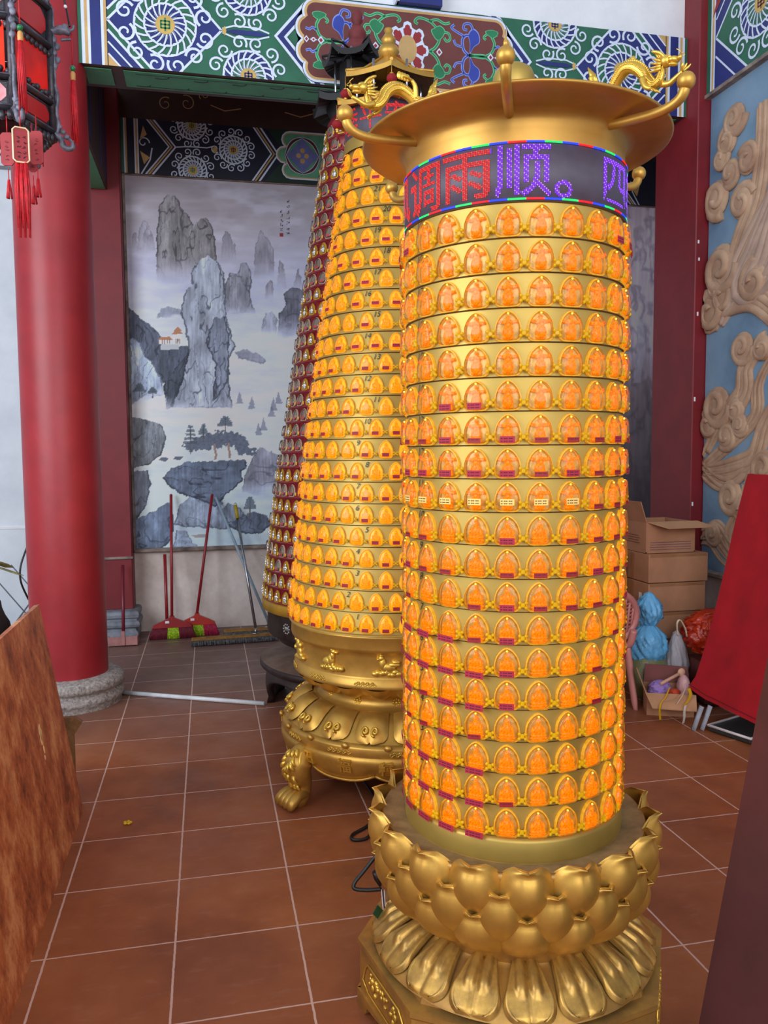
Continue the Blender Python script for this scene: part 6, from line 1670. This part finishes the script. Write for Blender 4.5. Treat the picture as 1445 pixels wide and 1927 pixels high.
b = MB(); crumple(b, (2.715, 4.55, .575), (.085, .085, .12), BLUEF, 3, 64, 30, .34, pleat=.055, fn=lambda z: .55+.45*math.cos(min(1.4, max(-1.4, (z+.1)*1.25)))); b.build('bag_top', bg)
b = MB(); crumple(b, (2.715, 4.55, .36), (.12, .11, .15), BLUEF, 8, 64, 30, .22, pleat=.04, fn=lambda z: 1.0-.55*max(0, z)**2); b.build('bag_body', bg)
b = MB(); b.tube([(2.715+.035*math.cos(t), 4.55+.035*math.sin(t), .475) for t in np.linspace(0, 2*PI, 14)[:-1]], .012, BLUEF, 7, closed=True); b.build('knot', bg)
b = MB(); crumple(b, (2.71, 4.55, .16), (.135, .12, .165), film('olive_filled_film', (120, 122, 84), 1.0, .35), 15, amp=.08); b.build('filled_base', bg)
b = MB(); wb = tag(crumple(MB(), (2.905, 4.53, .22), (.080, .070, .22), film('cloudy_film', (196, 190, 196), .62), 21, 48, 24, .25, pleat=.04, fn=lambda z: 1-.35*max(0, z)+.5*max(0, z-.8)).build('clear_bag'), 'cloudy clear plastic carrier bag with a cream handle beside the blue bag', 'bag')
b = MB(); b.tube(sm([(2.875, 4.475, .42), (2.862, 4.465, .50), (2.885, 4.465, .52), (2.925, 4.47, .46), (2.94, 4.475, .41)]), .010, mat('cream_strap', (224, 200, 170), .6), 6, flat=.4); b.build('handle', wb)
og = thing('orange_bag', 'bulging crinkled orange-red plastic bag in front of the carton stack', 'bag', (3.08, 4.40, .30))
OR_ = mat('orange_red_film', (206, 60, 18), .22, 0, .25, 7, .5, rgb2=(140, 24, 14), bscale=16)
b = MB(); crumple(b, (3.13, 4.46, .43), (.195, .15, .155), OR_, 33, 90, 46, .30, sharp=3.4, pleat=.022); b.build('bag_body', og)
b = MB(); b.tube(sm([(3.22, 4.44, .53), (3.27, 4.46, .58), (3.32, 4.48, .575)]), [.05]*6+[.035]*6+[.045], OR_, 9); b.build('twisted_neck', og)
cs = thing('suitcase', 'dark reddish brown box lying under the orange bag', 'box', (3.05, 4.42, 0))
b = MB(); b.box((3.17, 4.44, .13), (.38, .32, .26), mat('oxblood_leather', (104, 52, 50), .5, 0, .2, 14, .1), rz=-.08, bev=.02); b.build('case_body', cs)
b = MB(); b.box((3.06, 4.275, .22), (.035, .006, .055), WHITEWALL, rz=-.08, bev=.002); b.build('white_tag', cs)

jb = thing('junk_carton', 'open cardboard carton of scraps with its front flap folded down', 'box', (2.74, 4.25, 0))
b = MB(); e1 = V3(.308, -.134, 0); e1 /= np.linalg.norm(e1); e2 = V3(.40, .92, 0); e2 /= np.linalg.norm(e2); o = V3(2.545, 4.27, 0)
def jbox(u0, u1, v0, v1, z0, z1):
    q = [o+e1*u+e2*v for u, v in ((u0, v0), (u1, v0), (u1, v1), (u0, v1))]
    b.add([(p[0], p[1], z) for z in (z0, z1) for p in q], [(3, 2, 1, 0), (4, 5, 6, 7), (0, 1, 5, 4), (1, 2, 6, 5), (2, 3, 7, 6), (3, 0, 4, 7)], CARD, False)
JW, JD, JH = .27, .17, .13
jbox(0, JW, 0, .007, 0, JH); jbox(0, JW, JD-.007, JD, 0, JH+.03); jbox(0, .007, .007, JD-.007, 0, JH); jbox(JW-.007, JW, .007, JD-.007, 0, JH); jbox(.007, JW-.007, .007, JD-.007, 0, .008)
b.build('carton_body', jb)
b = MB(); b.prism([(-.01, 0), (JW+.01, 0), (JW-.01, .15), (.015, .14)], o+V3(0, 0, JH+.002), e1, -e2*.93+V3(0, 0, -.36), -e2*.36+V3(0, 0, .93), .006, CARDIN); b.build('front_flap', jb)
b = MB(); b.prism([(0, 0), (JD*.9, 0), (JD*.85, .14), (0, .17)], o+V3(0, 0, JH), e2, -e1*.35+V3(0, 0, .93), -e1*.93+V3(0, 0, -.35), .006, CARD); b.build('side_flap', jb)
b = MB(); b.prism([(0, 0), (JW, 0), (JW-.01, .10), (.01, .11)], o+e2*(JD-.004)+V3(0, 0, JH+.03), e1, e2*.2+V3(0, 0, .97), -e2, .006, mat('purple_brown_print', (120, 62, 56), .7)); b.build('back_flap', jb)
def jp(u, v, z): return tuple(o+e1*u+e2*v+V3(0, 0, z))
LIL = film('lilac_cloth', (150, 122, 190), 1.0, .8)
tag(crumple(MB(), jp(.085, .085, .14), (.07, .06, .055), LIL, 41, amp=.4, sharp=3).build('lilac_cloth'), 'crumpled lilac cloth lying in the open junk carton', 'cloth')
tag(crumple(MB(), jp(.165, .05, .125), (.035, .035, .03), mat('orange_scrap', (196, 66, 22), .6), 43, amp=.25).build('orange_scrap'), 'orange scrap lying in the junk carton beside the lilac cloth', 'scrap')
sp = thing('wooden_scoop', 'pink-headed wooden scoop lying across the junk carton', 'scoop', jp(.17, .06, .18))
WOODP = mat('pale_wood', (216, 170, 140), .6)
b = MB(); b.tube([jp(.08, .03, .185), jp(.20, .10, .235)], .010, WOODP, 8); b.build('handle', sp); b = MB(); b.ball(jp(.212, .105, .242), (.026, .012, .026), WOODP, 12, 8); b.build('head', sp)
tag(crumple(MB(), jp(.225, .10, .15), (.038, .045, .08), film('bubble_wrap', (206, 160, 160), .85), 51, amp=.1, sharp=5).build('bubble_wrap'), 'pinkish bubble wrap bundle sticking up at the right end of the junk carton', 'wrapping')
RY, RW = mat('yellow_ribbon', (226, 180, 20), .5), mat('pale_ribbon', (232, 206, 176), .5)
def ribbon(pts, w, m, label):
    q = sm(pts, 5); L = [V3(*p)+V3(w/2, w*.2, 0) for p in q]; R2 = [V3(*p)-V3(w/2, w*.2, 0) for p in q]
    b = MB(); b.grid([L, R2], m); b.grid([[p+V3(0, .001, -.002) for p in R2], [p+V3(0, .001, -.002) for p in L]], m); tag(b.build('ribbon'), label, 'ribbon', 'ribbons on the junk carton')
def fp(u, w, up=.012): return tuple(o+V3(0, 0, JH+.008)+e1*u+(-e2*.93+V3(0, 0, -.36))*w+(-e2*.36+V3(0, 0, .93))*up)
ribbon([fp(.13, -.02, .03), fp(.10, .05), fp(.07, .10), fp(.055, .15), fp(.055, .165, -.02), fp(.06, .17, -.06)], .016, RY, 'yellow ribbon trailing over the left of the carton flap to the floor')
ribbon([fp(.22, -.01, .03), fp(.17, .05, .016), fp(.12, .08, .014), fp(.085, .10, .012)], .016, RW, 'pale ribbon lying flat across the carton flap')
ribbon([fp(.215, .0, .04), fp(.19, .05, .022), fp(.155, .11, .012)], .012, RW, 'short pale ribbon end beside the curled yellow ribbon')
ribbon([fp(.235, .0, .045), fp(.24, .04, .03), fp(.215, .09, .016), fp(.19, .12, .014)], .026, RY, 'curled wide yellow ribbon at the right of the carton flap')
ribbon([fp(.20, .125, .016), fp(.19, .16, .004), fp(.19, .175, -.03), fp(.185, .185, -.065)], .020, mat('white_lace', (226, 216, 200), .8), 'white lace tail hanging from the carton flap')

# ------------------------------------------------------------------ cables, controller, scraps
CABLE = mat('black_cable', (26, 22, 22), .45)
b = MB(); b.tube(sm([atZ(684, 1470, .01), atZ(704, 1500, .008), atZ(716, 1530, .008), atZ(690, 1555, .008), atZ(664, 1570, .008), atZ(664, 1580, .008), atZ(690, 1577, .008), atZ(708, 1555, .008), atZ(726, 1540, .01), atZ(760, 1545, .012)], 6), .0065, CABLE, 8)
tag(b.build('power_cable'), 'black cable looping on the floor between the two gold towers', 'cable')
cb = thing('adapter_cable', 'black adapter lead bending beside the lotus base of the near tower', 'cable', tuple(atZ(668, 1672)))
P_ = lambda x, y, Y: V3(*atY(x, y, Y))
b = MB(); b.tube(sm([P_(735, 1580, 2.30), P_(708, 1610, 2.30), P_(684, 1640, 2.29), P_(668, 1660, 2.28), P_(667, 1672, 2.27), P_(690, 1675, 2.26), P_(718, 1673, 2.25)], 6), .006, CABLE, 8); b.build('lead', cb)
b = MB(); b.tube([P_(706, 1640, 2.26), P_(710, 1652, 2.26), P_(716, 1668, 2.25)], [.010, .011, .004], CABLE, 8); b.build('plug', cb)
pcb = thing('led_controller', 'small green circuit board with a white plug on the near tower plinth', 'circuit board', tuple(P_(716, 1723, 2.20)))
b = MB(); c = P_(716, 1722, 2.19); R_ = Matrix.Rotation(.9, 3, 'Y') @ Matrix.Rotation(-.6, 3, 'X'); b.box(c, (.05, .003, .028), mat('green_circuit_board', (24, 70, 44), .4), R=R_); b.build('board', pcb)
b = MB(); b.box(P_(716, 1728, 2.185), (.012, .010, .018), WHITEWALL, R=R_, bev=.001); b.build('white_plug', pcb)
b = MB()
for i, m in enumerate((mat('pale_wire', (222, 200, 200), .5), CABLE, MATS['pale_wire'])): b.tube(sm([P_(718+2.4*i, 1674, 2.24), P_(720+2.4*i, 1700, 2.21), P_(722.5+2.4*i, 1728, 2.19)], 4), .0017, m, 6)
b.build('ribbon_wire', pcb)
b = MB(); p = atZ(240, 1549, .004)
for k in range(5): b.ball((p[0]+.012*math.cos(k*1.3), p[1]+.009*math.sin(k*1.3), .007), (.009, .007, .006), mat('yellow_petal', (214, 172, 20), .7), 7, 5)
tag(b.build('flower_scrap'), 'tiny yellow flower scrap on the floor tiles', 'flower')
# things at the left edge behind the board
BF = mat('black_fabric', (26, 20, 26), .8, 0, .2, 12)
b = MB(); crumple(b, (-.955, 3.44, .555), (.195, .27, .555), BF, 61, 64, 40, .16, pleat=.03, fn=lambda z: (1-min(.999, abs(z))**4)**.5/max(.05, (1-min(.9999, abs(z))**2)**.5)*(.92-.12*z))
b.tube(sm([(-.90, 3.30, 1.05), (-.84, 3.26, .94), (-.77, 3.28, .70), (-.76, 3.34, .35)]), .018, mat('brown_strap', (84, 62, 58), .7), 8, flat=.35)
tag(b.build('cloth_bag'), 'black cloth bag showing behind the top edge of the plywood board', 'bag')
pl = thing('potted_plant', 'drying plant with long leaves at the left edge behind the board', 'plant', (-1.36, 4.4, 0))
LEAF = mat('dry_leaf', (132, 130, 72), .6, 0, .3, 20)
b = MB(); b.lathe([(.12, 0), (.16, .25), (.17, .27), (.15, .27), (.14, .24), (.0, .24)], mat('grey_pot', (110, 108, 106), .7), (-1.36, 4.4, 0), 24); b.build('pot', pl)
b = MB(); rr = random.Random(4)
for k in range(9):
    a = k*.7; tip = V3(-1.36+.42*math.cos(a), 4.4+.34*math.sin(a), .95+.1*rr.random()); mid = V3(-1.36+.15*math.cos(a), 4.4+.15*math.sin(a), 1.02+.12*rr.random())
    b.tube(sm([(-1.36, 4.4, .24), (-1.36+.03*math.cos(a), 4.4+.03*math.sin(a), .7), mid, tip], 5), [.006]*5+[.010]*5+[.017]*5+[.002], LEAF, 6, flat=.25)
b.build('leaves', pl)
